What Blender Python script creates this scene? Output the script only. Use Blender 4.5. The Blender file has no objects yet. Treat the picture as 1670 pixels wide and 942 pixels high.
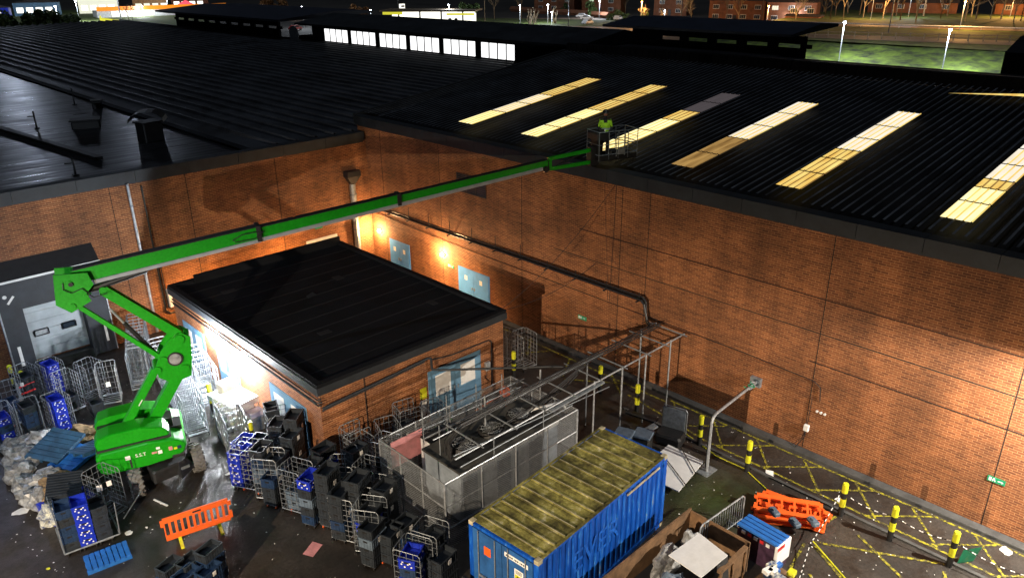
import bpy, bmesh, math, random
from mathutils import Vector, Matrix
R = math.radians
random.seed(7)
scene = bpy.context.scene
COL = scene.collection
D = bpy.data
XW, YW = 23.75, 36.30          # faces of the two tall brick walls

# ------------------------------------------------------------------ materials
def newmat(name):
    m = D.materials.new(name); m.use_nodes = True
    nt = m.node_tree; return m, nt, nt.nodes['Principled BSDF'], nt.nodes.new, nt.links.new
def mat(name, c, rough=.6, metal=0, var=.25, scale=3., bump=.0, bscale=30., spec=.5, c2=None, emit=None, es=0, rvar=0, coat=0):
    m, nt, b, N, L = newmat(name)
    tc = N('ShaderNodeTexCoord')
    n = N('ShaderNodeTexNoise'); n.inputs['Scale'].default_value = scale; n.inputs['Detail'].default_value = 6
    n.inputs['Roughness'].default_value = .65
    L(tc.outputs['Object'], n.inputs['Vector'])
    r = N('ShaderNodeValToRGB'); r.color_ramp.elements[0].position = .35; r.color_ramp.elements[1].position = .68
    a = [max(0, x*(1-var)) for x in c]; d = c2 or [min(1, x*(1+var)) for x in c]
    r.color_ramp.elements[0].color = (*a, 1); r.color_ramp.elements[1].color = (*d, 1)
    L(n.outputs['Fac'], r.inputs['Fac']); L(r.outputs['Color'], b.inputs['Base Color'])
    b.inputs['Roughness'].default_value = rough; b.inputs['Metallic'].default_value = metal
    b.inputs['Specular IOR Level'].default_value = spec
    if coat: b.inputs['Coat Weight'].default_value = coat; b.inputs['Coat Roughness'].default_value = .15
    if rvar:
        mr = N('ShaderNodeMapRange'); mr.inputs['To Min'].default_value = max(.03, rough-rvar); mr.inputs['To Max'].default_value = min(1, rough+rvar)
        mr.inputs['From Min'].default_value = .3; mr.inputs['From Max'].default_value = .7
        L(n.outputs['Fac'], mr.inputs['Value']); L(mr.outputs['Result'], b.inputs['Roughness'])
    if bump:
        n2 = N('ShaderNodeTexNoise'); n2.inputs['Scale'].default_value = bscale; n2.inputs['Detail'].default_value = 5
        L(tc.outputs['Object'], n2.inputs['Vector'])
        bp = N('ShaderNodeBump'); bp.inputs['Strength'].default_value = bump; bp.inputs['Distance'].default_value = .02
        L(n2.outputs['Fac'], bp.inputs['Height']); L(bp.outputs['Normal'], b.inputs['Normal'])
    if emit:
        b.inputs['Emission Color'].default_value = (*emit, 1); b.inputs['Emission Strength'].default_value = es
    return m
def glow(name, c, s, var=.15, scale=4., c2=None):
    m, nt, b, N, L = newmat(name)
    tc = N('ShaderNodeTexCoord'); n = N('ShaderNodeTexNoise'); n.inputs['Scale'].default_value = scale; n.inputs['Detail'].default_value = 4
    mp = N('ShaderNodeMapping'); mp.inputs['Scale'].default_value = (.35,2.4,1) if 'skylight' in name else (1,1,1)
    L(tc.outputs['Object'], mp.inputs[0]); L(mp.outputs[0], n.inputs['Vector'])
    r = N('ShaderNodeValToRGB'); r.color_ramp.elements[0].position = .3; r.color_ramp.elements[1].position = .7
    r.color_ramp.elements[0].color = (*(c2 or [x*(1-var) for x in c]), 1); r.color_ramp.elements[1].color = (*c, 1)
    L(n.outputs['Fac'], r.inputs['Fac']); L(r.outputs['Color'], b.inputs['Emission Color'])
    b.inputs['Base Color'].default_value = (c[0]*.3, c[1]*.3, c[2]*.3, 1); b.inputs['Emission Strength'].default_value = s
    b.inputs['Roughness'].default_value = .5
    return m

def brick_mat(name='brick', dark=1.0):
    m, nt, b, N, L = newmat(name)
    geo = N('ShaderNodeNewGeometry'); sp = N('ShaderNodeSeparateXYZ'); L(geo.outputs['Position'], sp.inputs[0])
    sn = N('ShaderNodeSeparateXYZ'); L(geo.outputs['True Normal'], sn.inputs[0])
    ab = N('ShaderNodeMath'); ab.operation = 'ABSOLUTE'; L(sn.outputs['X'], ab.inputs[0])
    gt = N('ShaderNodeMath'); gt.operation = 'GREATER_THAN'; gt.inputs[1].default_value = .5; L(ab.outputs[0], gt.inputs[0])
    mx = N('ShaderNodeMix'); mx.data_type = 'FLOAT'; L(gt.outputs[0], mx.inputs[0]); L(sp.outputs['X'], mx.inputs[2]); L(sp.outputs['Y'], mx.inputs[3])
    cb = N('ShaderNodeCombineXYZ'); L(mx.outputs[0], cb.inputs['X']); L(sp.outputs['Z'], cb.inputs['Y'])
    br = N('ShaderNodeTexBrick'); br.inputs['Scale'].default_value = 1; br.inputs['Brick Width'].default_value = .235
    br.inputs['Row Height'].default_value = .081; br.inputs['Mortar Size'].default_value = .0085; br.inputs['Mortar Smooth'].default_value = .2
    br.inputs['Color1'].default_value = (.32*dark, .110*dark, .038*dark, 1); br.inputs['Color2'].default_value = (.165*dark, .050*dark, .018*dark, 1)
    br.inputs['Mortar'].default_value = (.50*dark, .25*dark, .11*dark, 1); br.inputs['Bias'].default_value = -.1
    L(cb.outputs[0], br.inputs['Vector'])
    n = N('ShaderNodeTexNoise'); n.inputs['Scale'].default_value = .45; n.inputs['Detail'].default_value = 7; L(cb.outputs[0], n.inputs['Vector'])
    r = N('ShaderNodeMapRange'); r.inputs['From Min'].default_value = .35; r.inputs['From Max'].default_value = .65
    r.inputs['To Min'].default_value = .62; r.inputs['To Max'].default_value = 1.08; L(n.outputs['Fac'], r.inputs['Value'])
    # courses vary in tone: long thin stains, and single dark bricks
    mp = N('ShaderNodeMapping'); mp.inputs['Scale'].default_value = (.5, 7, 1); L(cb.outputs[0], mp.inputs[0])
    n3 = N('ShaderNodeTexNoise'); n3.inputs['Scale'].default_value = 1.3; n3.inputs['Detail'].default_value = 4; L(mp.outputs[0], n3.inputs['Vector'])
    r3 = N('ShaderNodeMapRange'); r3.inputs['From Min'].default_value = .3; r3.inputs['From Max'].default_value = .7
    r3.inputs['To Min'].default_value = .72; r3.inputs['To Max'].default_value = 1.15; L(n3.outputs['Fac'], r3.inputs['Value'])
    mu = N('ShaderNodeMath'); mu.operation = 'MULTIPLY'; L(r.outputs[0], mu.inputs[0]); L(r3.outputs[0], mu.inputs[1])
    # damp darker base and streaks below the eaves
    mp2 = N('ShaderNodeMapping'); mp2.inputs['Scale'].default_value = (1.6, .12, 1); L(cb.outputs[0], mp2.inputs[0])
    n5 = N('ShaderNodeTexNoise'); n5.inputs['Scale'].default_value = 1.0; n5.inputs['Detail'].default_value = 6; L(mp2.outputs[0], n5.inputs['Vector'])
    r5 = N('ShaderNodeMapRange'); r5.inputs['From Min'].default_value = .38; r5.inputs['From Max'].default_value = .60; r5.inputs['To Min'].default_value = .80; r5.inputs['To Max'].default_value = 1.05; L(n5.outputs['Fac'], r5.inputs['Value'])
    n6 = N('ShaderNodeTexNoise'); n6.inputs['Scale'].default_value = 2.6; n6.inputs['Detail'].default_value = 2; L(cb.outputs[0], n6.inputs['Vector'])
    r6 = N('ShaderNodeMapRange'); r6.inputs['From Min'].default_value = .30; r6.inputs['From Max'].default_value = .40; r6.inputs['To Min'].default_value = .78; r6.inputs['To Max'].default_value = 1.0; L(n6.outputs['Fac'], r6.inputs['Value'])
    mu2 = N('ShaderNodeMath'); mu2.operation = 'MULTIPLY'; L(mu.outputs[0], mu2.inputs[0]); L(r5.outputs[0], mu2.inputs[1])
    mu3 = N('ShaderNodeMath'); mu3.operation = 'MULTIPLY'; L(mu2.outputs[0], mu3.inputs[0]); L(r6.outputs[0], mu3.inputs[1])
    sc = N('ShaderNodeVectorMath'); sc.operation = 'SCALE'; L(br.outputs['Color'], sc.inputs[0]); L(mu3.outputs[0], sc.inputs['Scale'])
    L(sc.outputs[0], b.inputs['Base Color']); b.inputs['Roughness'].default_value = .85
    bp = N('ShaderNodeBump'); bp.inputs['Strength'].default_value = .5; bp.inputs['Distance'].default_value = .008; bp.invert = True
    L(br.outputs['Fac'], bp.inputs['Height']); L(bp.outputs['Normal'], b.inputs['Normal'])
    return m

def ground_mat():
    m, nt, b, N, L = newmat('wet_asphalt')
    geo = N('ShaderNodeNewGeometry')
    def noise(s, d=6, ro=.6):
        n = N('ShaderNodeTexNoise'); n.inputs['Scale'].default_value = s; n.inputs['Detail'].default_value = d; n.inputs['Roughness'].default_value = ro
        L(geo.outputs['Position'], n.inputs['Vector']); return n
    n1 = noise(.35); n2 = noise(9., 8, .75); n3 = noise(60., 3)
    r = N('ShaderNodeValToRGB'); e = r.color_ramp.elements
    e[0].position = .3; e[0].color = (.008, .007, .0065, 1); e[1].position = .74; e[1].color = (.050, .041, .034, 1)
    L(n1.outputs['Fac'], r.inputs['Fac'])
    r2 = N('ShaderNodeMapRange'); r2.inputs['From Min'].default_value = .3; r2.inputs['From Max'].default_value = .75; r2.inputs['To Min'].default_value = .55; r2.inputs['To Max'].default_value = 1.9
    L(n2.outputs['Fac'], r2.inputs['Value'])
    v = N('ShaderNodeVectorMath'); v.operation = 'SCALE'; L(r.outputs['Color'], v.inputs[0]); L(r2.outputs[0], v.inputs['Scale'])
    # moss near the container
    vm = N('ShaderNodeVectorMath'); vm.operation = 'DISTANCE'; vm.inputs[1].default_value = (18.9, 10.4, 0); L(geo.outputs['Position'], vm.inputs[0])
    r5 = N('ShaderNodeMapRange'); r5.inputs['From Min'].default_value = .3; r5.inputs['From Max'].default_value = 2.3; r5.inputs['To Min'].default_value = 1; r5.inputs['To Max'].default_value = 0
    L(vm.outputs['Value'], r5.inputs['Value'])
    n4 = noise(2.2, 5); m4 = N('ShaderNodeMath'); m4.operation = 'MULTIPLY'; L(r5.outputs[0], m4.inputs[0]); L(n4.outputs['Fac'], m4.inputs[1])
    mix = N('ShaderNodeMix'); mix.data_type = 'RGBA'; L(m4.outputs[0], mix.inputs[0]); L(v.outputs[0], mix.inputs[6]); mix.inputs[7].default_value = (.045, .075, .01, 1)
    # white specks of litter and grit
    vo = N('ShaderNodeTexVoronoi'); vo.inputs['Scale'].default_value = 2.6; L(geo.outputs['Position'], vo.inputs['Vector'])
    lt = N('ShaderNodeMath'); lt.operation = 'LESS_THAN'; lt.inputs[1].default_value = .045; L(vo.outputs['Distance'], lt.inputs[0])
    mix2 = N('ShaderNodeMix'); mix2.data_type = 'RGBA'; L(lt.outputs[0], mix2.inputs[0]); L(mix.outputs[2], mix2.inputs[6]); mix2.inputs[7].default_value = (.45, .45, .42, 1)
    L(mix2.outputs[2], b.inputs['Base Color'])
    r3 = N('ShaderNodeMapRange'); r3.inputs['From Min'].default_value = .35; r3.inputs['From Max'].default_value = .65; r3.inputs['To Min'].default_value = .28; r3.inputs['To Max'].default_value = .72
    n6 = noise(1.1, 5); L(n6.outputs['Fac'], r3.inputs['Value']); L(r3.outputs[0], b.inputs['Roughness'])
    bp = N('ShaderNodeBump'); bp.inputs['Strength'].default_value = .7; bp.inputs['Distance'].default_value = .012
    ad = N('ShaderNodeMath'); ad.operation = 'ADD'; L(n2.outputs['Fac'], ad.inputs[0]); L(n3.outputs['Fac'], ad.inputs[1])
    L(ad.outputs[0], bp.inputs['Height']); L(bp.outputs['Normal'], b.inputs['Normal'])
    return m
def paint_mat(name, c, wear=.5):
    """thin worn road paint: holes show the dark road tone"""
    m, nt, b, N, L = newmat(name)
    geo = N('ShaderNodeNewGeometry')
    n = N('ShaderNodeTexNoise'); n.inputs['Scale'].default_value = 7; n.inputs['Detail'].default_value = 9; n.inputs['Roughness'].default_value = .8
    L(geo.outputs['Position'], n.inputs['Vector'])
    r = N('ShaderNodeValToRGB'); e = r.color_ramp.elements; e[0].position = wear-.05; e[0].color = (.045, .038, .02, 1)
    e[1].position = wear+.02; e[1].color = (*c, 1)
    L(n.outputs['Fac'], r.inputs['Fac']); L(r.outputs['Color'], b.inputs['Base Color']); b.inputs['Roughness'].default_value = .6
    return m
def membrane_mat():
    m, nt, b, N, L = newmat('wet_membrane')
    geo = N('ShaderNodeNewGeometry')
    mp = N('ShaderNodeMapping'); mp.inputs['Scale'].default_value = (.25, 2.2, 1); L(geo.outputs['Position'], mp.inputs[0])
    n = N('ShaderNodeTexNoise'); n.inputs['Scale'].default_value = 1.2; n.inputs['Detail'].default_value = 5; L(mp.outputs[0], n.inputs['Vector'])
    w = N('ShaderNodeTexWave'); w.inputs['Scale'].default_value = .5; w.bands_direction = 'Y'; w.inputs['Distortion'].default_value = .6; L(geo.outputs['Position'], w.inputs['Vector'])
    b.inputs['Base Color'].default_value = (.010, .011, .014, 1)
    r = N('ShaderNodeMapRange'); r.inputs['From Min'].default_value = .3; r.inputs['From Max'].default_value = .7; r.inputs['To Min'].default_value = .26; r.inputs['To Max'].default_value = .5
    L(n.outputs['Fac'], r.inputs['Value']); L(r.outputs[0], b.inputs['Roughness'])
    ad = N('ShaderNodeMath'); ad.operation = 'MULTIPLY_ADD'; ad.inputs[1].default_value = .5; L(w.outputs['Fac'], ad.inputs[0]); L(n.outputs['Fac'], ad.inputs[2])
    bp = N('ShaderNodeBump'); bp.inputs['Strength'].default_value = .5; bp.inputs['Distance'].default_value = .02
    L(ad.outputs[0], bp.inputs['Height']); L(bp.outputs['Normal'], b.inputs['Normal'])
    return m
def rusty_roof_mat():
    m, nt, b, N, L = newmat('mossy_container_roof')
    geo = N('ShaderNodeNewGeometry')
    n = N('ShaderNodeTexNoise'); n.inputs['Scale'].default_value = 2.4; n.inputs['Detail'].default_value = 10; n.inputs['Roughness'].default_value = .78; n.inputs['Distortion'].default_value = .25
    L(geo.outputs['Position'], n.inputs['Vector'])
    r = N('ShaderNodeValToRGB'); e = r.color_ramp.elements
    e[0].position = .33; e[0].color = (.035, .028, .010, 1); e[1].position = .68; e[1].color = (.66, .62, .42, 1)
    x = e.new(.45); x.color = (.15, .135, .03, 1); x = e.new(.56); x.color = (.34, .31, .075, 1)
    L(n.outputs['Fac'], r.inputs['Fac'])
    n2 = N('ShaderNodeTexNoise'); n2.inputs['Scale'].default_value = .8; n2.inputs['Detail'].default_value = 5; L(geo.outputs['Position'], n2.inputs['Vector'])
    r2 = N('ShaderNodeMapRange'); r2.inputs['From Min'].default_value = .36; r2.inputs['From Max'].default_value = .56; r2.inputs['To Min'].default_value = .35; r2.inputs['To Max'].default_value = 1.1; L(n2.outputs['Fac'], r2.inputs['Value'])
    v = N('ShaderNodeVectorMath'); v.operation = 'SCALE'; L(r.outputs['Color'], v.inputs[0]); L(r2.outputs[0], v.inputs['Scale'])
    L(v.outputs[0], b.inputs['Base Color']); b.inputs['Roughness'].default_value = .75
    return m
def container_mat():
    m, nt, b, N, L = newmat('container_blue')
    geo = N('ShaderNodeNewGeometry'); mp = N('ShaderNodeMapping'); mp.inputs['Scale'].default_value = (5, 5, .7); L(geo.outputs['Position'], mp.inputs[0])
    n = N('ShaderNodeTexNoise'); n.inputs['Scale'].default_value = 1.4; n.inputs['Detail'].default_value = 7; n.inputs['Roughness'].default_value = .7; L(mp.outputs[0], n.inputs['Vector'])
    r = N('ShaderNodeValToRGB'); e = r.color_ramp.elements
    e[0].position = .32; e[0].color = (.0, .035, .22, 1); e[1].position = .70; e[1].color = (.33, .31, .20, 1)
    x = e.new(.55); x.color = (.0, .085, .50, 1); x = e.new(.63); x.color = (.03, .20, .62, 1)
    L(n.outputs['Fac'], r.inputs['Fac']); L(r.outputs['Color'], b.inputs['Base Color']); b.inputs['Roughness'].default_value = .5
    return m
def facade_mat(name, c):
    return mat(name, c, .85, var=.3, scale=.6)

M = {}
M['brick'] = brick_mat()
M['ground'] = ground_mat()
M['yellow_line'] = paint_mat('worn_yellow_paint', (.32, .29, .015), .525)
M['membrane'] = membrane_mat()
M['roof'] = mat('dark_ribbed_steel', (.022, .025, .030), .8, var=.4, scale=.5, spec=.12)
M['rib'] = mat('rib_crest_highlight', (.085, .095, .11), .6, var=.7, scale=.8, spec=.3)  # highlight put into the crest colour so the dark ribs show
M['roof2'] = mat('dark_roof_sheet', (.010, .011, .014), .8, var=.5, scale=.3, spec=.1)
M['felt'] = mat('mineral_felt', (.005, .006, .0085), .8, var=.4, scale=.8, bump=.5, bscale=60, spec=.2)
M['lap'] = mat('felt_lap_edges', (.006,.007,.010), .7, var=.5, scale=2)
M['coping'] = mat('slate_grey_coping', (.016, .020, .025), .6, var=.35, scale=1.5)
M['joint'] = mat('dark_sealant', (.012, .008, .006), .9)
M['steel'] = mat('galvanised_steel', (.42, .45, .48), .42, .6, var=.25, scale=8, rvar=.15)
M['steel_dull'] = mat('dull_galvanised', (.26, .29, .32), .5, .5, var=.3, scale=6)
M['black'] = mat('black_rubber', (.012, .012, .013), .55, var=.3)
M['pipe_black'] = mat('black_pipe_lagging', (.016, .016, .018), .45, var=.4, scale=10)
M['tyre'] = mat('tyre_rubber', (.15, .15, .145), .8, var=.3, scale=12)
M['green'] = mat('lime_green_paint', (.002, .29, .001), .45, var=.16, scale=12, coat=.1, rvar=.1)
M['green_d'] = mat('boom_green_paint', (.001, .31, .003), .45, var=.16, scale=12, coat=.1, rvar=.1)
M['dark'] = mat('dark_machine_grey', (.02, .021, .022), .5, var=.3)
M['white'] = mat('white_paint', (.75, .76, .76), .5, var=.08)
M['paper'] = mat('white_paper', (.8, .8, .78), .8, var=.08)
M['pink'] = mat('faded_pink_board', (.62, .26, .27), .7, var=.2)
M['ladder'] = mat('ladder_grey', (.1,.1,.1)); M['door_blue'] = mat('pale_blue_door_paint', (.13, .27, .42), .5, var=.12, scale=2, rvar=.1)
M['door_dull'] = mat('grey_blue_door_paint', (.10, .33, .80), .5, var=.12, scale=2)
M['orange'] = mat('orange_plastic', (.85, .13, .02), .45, var=.12)
M['yellow'] = mat('yellow_paint', (.62, .62, .02), .5, var=.15)
M['c_dark'] = mat('black_crate_plastic', (.022, .028, .036), .45, var=.3, scale=5)
M['c_navy'] = mat('navy_crate_plastic', (.014, .035, .085), .42, var=.3, scale=5)
M['c_blue'] = mat('blue_crate_plastic', (.01, .03, .42), .4, var=.2, scale=5)
M['c_grey'] = mat('blue_grey_crate_plastic', (.10, .14, .19), .5, var=.25, scale=5)
M['blue_pallet'] = mat('bright_blue_pallet', (.02, .14, .48), .45, var=.2, scale=4)
M['blue_old'] = mat('dusty_blue_pallet', (.02, .07, .14), .55, var=.4, scale=3)
M['wood'] = mat('weathered_plywood', (.17, .095, .045), .8, var=.45, scale=2.5, bump=.3)
M['cfloor'] = container_mat()
M['cdoor'] = mat('container_door_blue', (.02, .10, .30), .5, var=.3, scale=2)
M['croof'] = rusty_roof_mat()
M['crib'] = mat('pale_container_rib', (.40, .36, .24), .7, var=.4, scale=4)
M['ghost'] = mat('faded_blue_lettering', (.003, .115, .58), .6, var=.5, scale=7)
M['glass_dark'] = mat('dark_glass', (.02, .03, .045), .15, var=.2)
M['hivis'] = mat('hi_vis_fabric', (.45, .85, .03), .75, var=.12, scale=10)
M['reflective'] = mat('reflective_tape', (.45, .5, .52), .4, var=.1)
M['cloth'] = mat('black_workwear', (.018, .02, .025), .85, var=.3)
M['skin'] = mat('skin', (.36, .13, .08), .6, var=.15)
M['helmet'] = mat('dark_helmet', (.02, .02, .022), .35)
M['plastic_bag'] = mat('clear_white_plastic', (.27, .28, .285), .35, var=.6, scale=6, bump=.8, bscale=8)
M['cardboard'] = mat('torn_cardboard', (.28, .19, .10), .85, var=.45, scale=6)
M['red'] = mat('red_plastic', (.55, .02, .02), .45)
M['purple'] = mat('dark_purple_wrap', (.05, .025, .05), .35, var=.5, scale=5)
M['magazine'] = mat('printed_paper_mix', (.05, .12, .4), .5, scale=9, c2=(.75, .75, .6), var=.6)
M['exit_green'] = mat('exit_sign_green', (.0, .22, .10), .5, emit=(.0, .3, .13), es=.15)
M['white_emit'] = glow('lit_white_panel', (1, 1, 1), 1.6, var=.12, scale=1.5)
M['sky_y'] = glow('skylight_yellow', (1, .80, .25), 1.0, scale=1.6, c2=(.85, .48, .09))
M['sky_w'] = glow('skylight_white', (1, .93, .80), 1.05, scale=1.4, c2=(.85, .74, .55))
M['sky_h'] = glow('skylight_bright', (1, .92, .55), 1.35, scale=1.3, c2=(1, .75, .28))
M['sky_b'] = glow('skylight_brown', (.80, .48, .15), .55, scale=1.6, c2=(.25, .12, .03))
M['sky_d'] = glow('skylight_dim', (.20, .17, .18), .35, scale=2)
M['lamp_warm'] = glow('warm_bulb', (1, .72, .30), 30, var=0)
M['lamp_white'] = glow('white_bulb', (.95, .97, 1), 30, var=0)
M['lamp_far'] = glow('street_lamp_head', (.85, .92, 1), 60, var=0)
M['lamp_amber'] = glow('amber_lamp_head', (1, .45, .10), 40, var=0)
M['neon_orange'] = glow('lit_orange_fascia', (1, .28, .01), 1.0, scale=.1)
M['shop_white'] = glow('lit_shop_front', (1, .97, .85), 2.2, scale=.25, c2=(.75, .72, .6))
M['shop_yellow'] = glow('lit_yellow_fascia', (.85, .8, .05), .8, scale=.3)
M['win_lit'] = glow('lit_window', (.95, .95, .75), .9, var=.2)
M['bark'] = mat('bark', (.13, .09, .05), .9, var=.3)
M['bark_pale'] = mat('pale_bark', (.3, .25, .17), .9, var=.3)
M['leaf'] = mat('leaves_green', (.05, .09, .02), .7, var=.5, scale=1.5)
M['leaf_o'] = mat('leaves_autumn', (.18, .08, .02), .7, var=.5, scale=1.5)
M['grass'] = mat('grass_far', (.045, .07, .003), .9, var=.8, scale=.5, bump=.6, bscale=2)
M['far_ground'] = mat('far_ground', (.035, .032, .028), .8, var=.5, scale=.05)
M['road'] = mat('far_road', (.20, .14, .10), .7, var=.3, scale=.1)
M['concrete'] = mat('concrete_kerb', (.055, .056, .056), .8, var=.35, scale=2, bump=.3)
M['h_brick'] = facade_mat('house_brick', (.17, .065, .03))
M['h_roof'] = mat('house_roof_tiles', (.03, .022, .02), .8)
M['white_frame'] = mat('white_window_frame', (.6, .6, .58), .5)
M['dock'] = mat('dock_shelter_curtain', (.025, .03, .04), .65, var=.3, scale=1.5)
M['door_panel'] = mat('pale_roller_door', (.40, .45, .49), .5, var=.2, scale=1.2)
M['car_white'] = mat('car_white_paint', (.6, .6, .6), .3, coat=.6)
M['car_dark'] = mat('car_dark_paint', (.03, .03, .035), .3, coat=.6)
M['slab'] = mat('pale_paving', (.16, .14, .12), .6, var=.4, scale=1.5)

# ------------------------------------------------------------------ mesh builder
class MB:
    def __init__(s): s.v = []; s.f = []; s.mi = []
    def add(s, vs, fs, mi=0, T=None):
        o = len(s.v)
        s.v += [tuple(T @ Vector(v)) if T else tuple(v) for v in vs]
        s.f += [tuple(i+o for i in f) for f in fs]; s.mi += [mi]*len(fs); return s
    def box(s, a, b, mi=0, T=None):
        x0, y0, z0 = a; x1, y1, z1 = b
        vs = [(x0,y0,z0),(x1,y0,z0),(x1,y1,z0),(x0,y1,z0),(x0,y0,z1),(x1,y0,z1),(x1,y1,z1),(x0,y1,z1)]
        return s.add(vs, [(3,2,1,0),(4,5,6,7),(0,1,5,4),(1,2,6,5),(2,3,7,6),(3,0,4,7)], mi, T)
    def cbox(s, a, b, c=.02, mi=0, T=None):
        """box with chamfered vertical and top edges"""
        x0,y0,z0 = a; x1,y1,z1 = b
        def ring(d, z): return [(x0+c+d,y0+d,z),(x1-c-d,y0+d,z),(x1-d,y0+c+d,z),(x1-d,y1-c-d,z),(x1-c-d,y1-d,z),(x0+c+d,y1-d,z),(x0+d,y1-c-d,z),(x0+d,y0+c+d,z)]
        vs = ring(0,z0)+ring(0,z1-c)+ring(c*.7,z1)
        fs = [tuple(range(7,-1,-1)), tuple(range(16,24))]
        for k in (0,8):
            for i in range(8): j=(i+1)%8; fs.append((k+i,k+j,k+8+j,k+8+i))
        return s.add(vs, fs, mi, T)
    def bar(s, p, q, w=.03, h=None, mi=0, up=(0,0,1), n=None, T=None):
        """rectangular bar (or n-gon tube when n is given) from p to q"""
        p = Vector(p); q = Vector(q); d = q-p
        if d.length < 1e-6: return s
        d.normalize(); u = Vector(up)
        if abs(d.dot(u)) > .98: u = Vector((0,1,0)) if abs(d.y) < .9 else Vector((1,0,0))
        r = d.cross(u).normalized(); u = r.cross(d).normalized(); h = h or w
        if n: ring = [(math.cos(2*math.pi*i/n)*w/2, math.sin(2*math.pi*i/n)*w/2) for i in range(n)]
        else: ring = [(-w/2,-h/2),(w/2,-h/2),(w/2,h/2),(-w/2,h/2)]
        k = len(ring)
        vs = [p+r*a+u*b for a,b in ring]+[q+r*a+u*b for a,b in ring]
        fs = [tuple(range(k))[::-1], tuple(range(k,2*k))]+[(i,(i+1)%k,k+(i+1)%k,k+i) for i in range(k)]
        return s.add(vs, fs, mi, T)
    def tube(s, pts, w=.03, n=6, mi=0, T=None):
        for a, b in zip(pts[:-1], pts[1:]): s.bar(a, b, w, n=n, mi=mi, T=T)
        return s
    def prism(s, poly, y0, y1, mi=0, T=None):
        """polygon in xz extruded along y"""
        k = len(poly); vs = [(x,y0,z) for x,z in poly]+[(x,y1,z) for x,z in poly]
        fs = [tuple(range(k)), tuple(range(2*k-1,k-1,-1))]+[(i,i+k,(i+1)%k+k,(i+1)%k) for i in range(k)]
        return s.add(vs, fs, mi, T)
    def disc(s, c, r, ax, w, n=20, mi=0, T=None):
        c = Vector(c); a = Vector(ax).normalized()
        return s.bar(c-a*w/2, c+a*w/2, 2*r, n=n, mi=mi, T=T)
    def quad(s, a, b, c, d, mi=0, T=None): return s.add([a,b,c,d], [(0,1,2,3)], mi, T)
    def mesh(s, name, mats):
        me = D.meshes.new(name); me.from_pydata(s.v, [], s.f)
        for m in (mats if isinstance(mats, (list, tuple)) else [mats]): me.materials.append(m)
        me.polygons.foreach_set('material_index', s.mi)
        bm = bmesh.new(); bm.from_mesh(me); bmesh.ops.recalc_face_normals(bm, faces=bm.faces); bm.to_mesh(me); bm.free()
        me.update(); return me
    def build(s, name, mats, parent=None, label=None):
        o = D.objects.new(name, s.mesh(name, mats)); COL.objects.link(o); o.parent = parent
        if label: o['label'] = label
        return o

def tag(o, label, cat, group=None, kind=None):
    o['label'] = label; o['category'] = cat
    if group: o['group'] = group
    if kind: o['kind'] = kind
    return o
def thing(name, label, cat, loc=(0,0,0), rz=0, group=None):
    o = D.objects.new(name, None); o.empty_display_size = .2; COL.objects.link(o)
    o.location = loc; o.rotation_euler = (0,0,rz); return tag(o, label, cat, group)
def single(name, mb, mats, label, cat, loc=(0,0,0), rz=0, group=None):
    o = mb.build(name, mats); o.location = loc; o.rotation_euler = (0,0,rz); return tag(o, label, cat, group)
def struct(name, mb, mats):
    o = mb.build(name, mats); o['kind'] = 'structure'; return o
def dup(o, loc, rz=0, label=None, parent=None, rot=None):
    kids = [c for c in COL.objects if c.parent == o] if not parent else list(o.children)
    c = o.copy(); COL.objects.link(c)
    if parent: c.parent = parent
    else:
        c.location = loc; c.rotation_euler = rot or (0,0,rz)
        if label: c['label'] = label
    for k in KIDS.get(o.name, []):
        d = k.copy(); COL.objects.link(d); d.parent = c
        for g in KIDS.get(k.name, []):
            e = g.copy(); COL.objects.link(e); e.parent = d
    return c
KIDS = {}
def note(o, kids): KIDS[o.name] = kids
def dup_fast(o, loc, rz=0, label=None, rot=None):
    c = o.copy(); COL.objects.link(c); c.location = loc; c.rotation_euler = rot or (0,0,rz)
    if label: c['label'] = label
    for k in KIDS.get(o.name, []):
        d = k.copy(); COL.objects.link(d); d.parent = c
        for g in KIDS.get(k.name, []):
            e = g.copy(); COL.objects.link(e); e.parent = d
    return c
ORD = ['bottom','second','third','fourth','fifth','sixth','seventh','eighth','ninth','tenth','eleventh','twelfth','thirteenth','fourteenth','fifteenth','sixteenth','seventeenth','eighteenth','nineteenth','twentieth']
def TR(x=0,y=0,z=0,rz=0,rx=0,ry=0):
    return Matrix.Translation((x,y,z)) @ Matrix.Rotation(rz,4,'Z') @ Matrix.Rotation(ry,4,'Y') @ Matrix.Rotation(rx,4,'X')
def lamp(kind, loc, power, color, parent=None, aim=None, size=.1, cone=None, blend=.5):
    l = D.lights.new(kind.lower()+'_light', kind); l.energy = power; l.color = color
    if kind in ('POINT', 'SPOT'): l.shadow_soft_size = size
    if kind == 'SPOT': l.spot_size = cone; l.spot_blend = blend
    o = D.objects.new('light_source', l); COL.objects.link(o); o.location = loc
    if aim is not None: o.rotation_euler = (Vector(aim)-Vector(loc)).to_track_quat('-Z','Y').to_euler()
    if parent:
        bpy.context.view_layer.update(); o.parent = parent; o.matrix_parent_inverse = parent.matrix_world.inverted()
    return o
def lettering(txt, size, mtl, parent, M4, name='lettering', ext=.002):
    c = D.curves.new('tmp', 'FONT'); c.body = txt; c.size = size; c.extrude = ext; c.align_x = 'CENTER'; c.align_y = 'CENTER'
    t = D.objects.new('tmp', c); COL.objects.link(t); bpy.context.view_layer.update()
    me = D.meshes.new_from_object(t); D.objects.remove(t); D.curves.remove(c)
    me.materials.clear(); me.materials.append(mtl)
    o = D.objects.new(name, me); COL.objects.link(o); o.parent = parent; o.matrix_local = M4; return o

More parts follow.
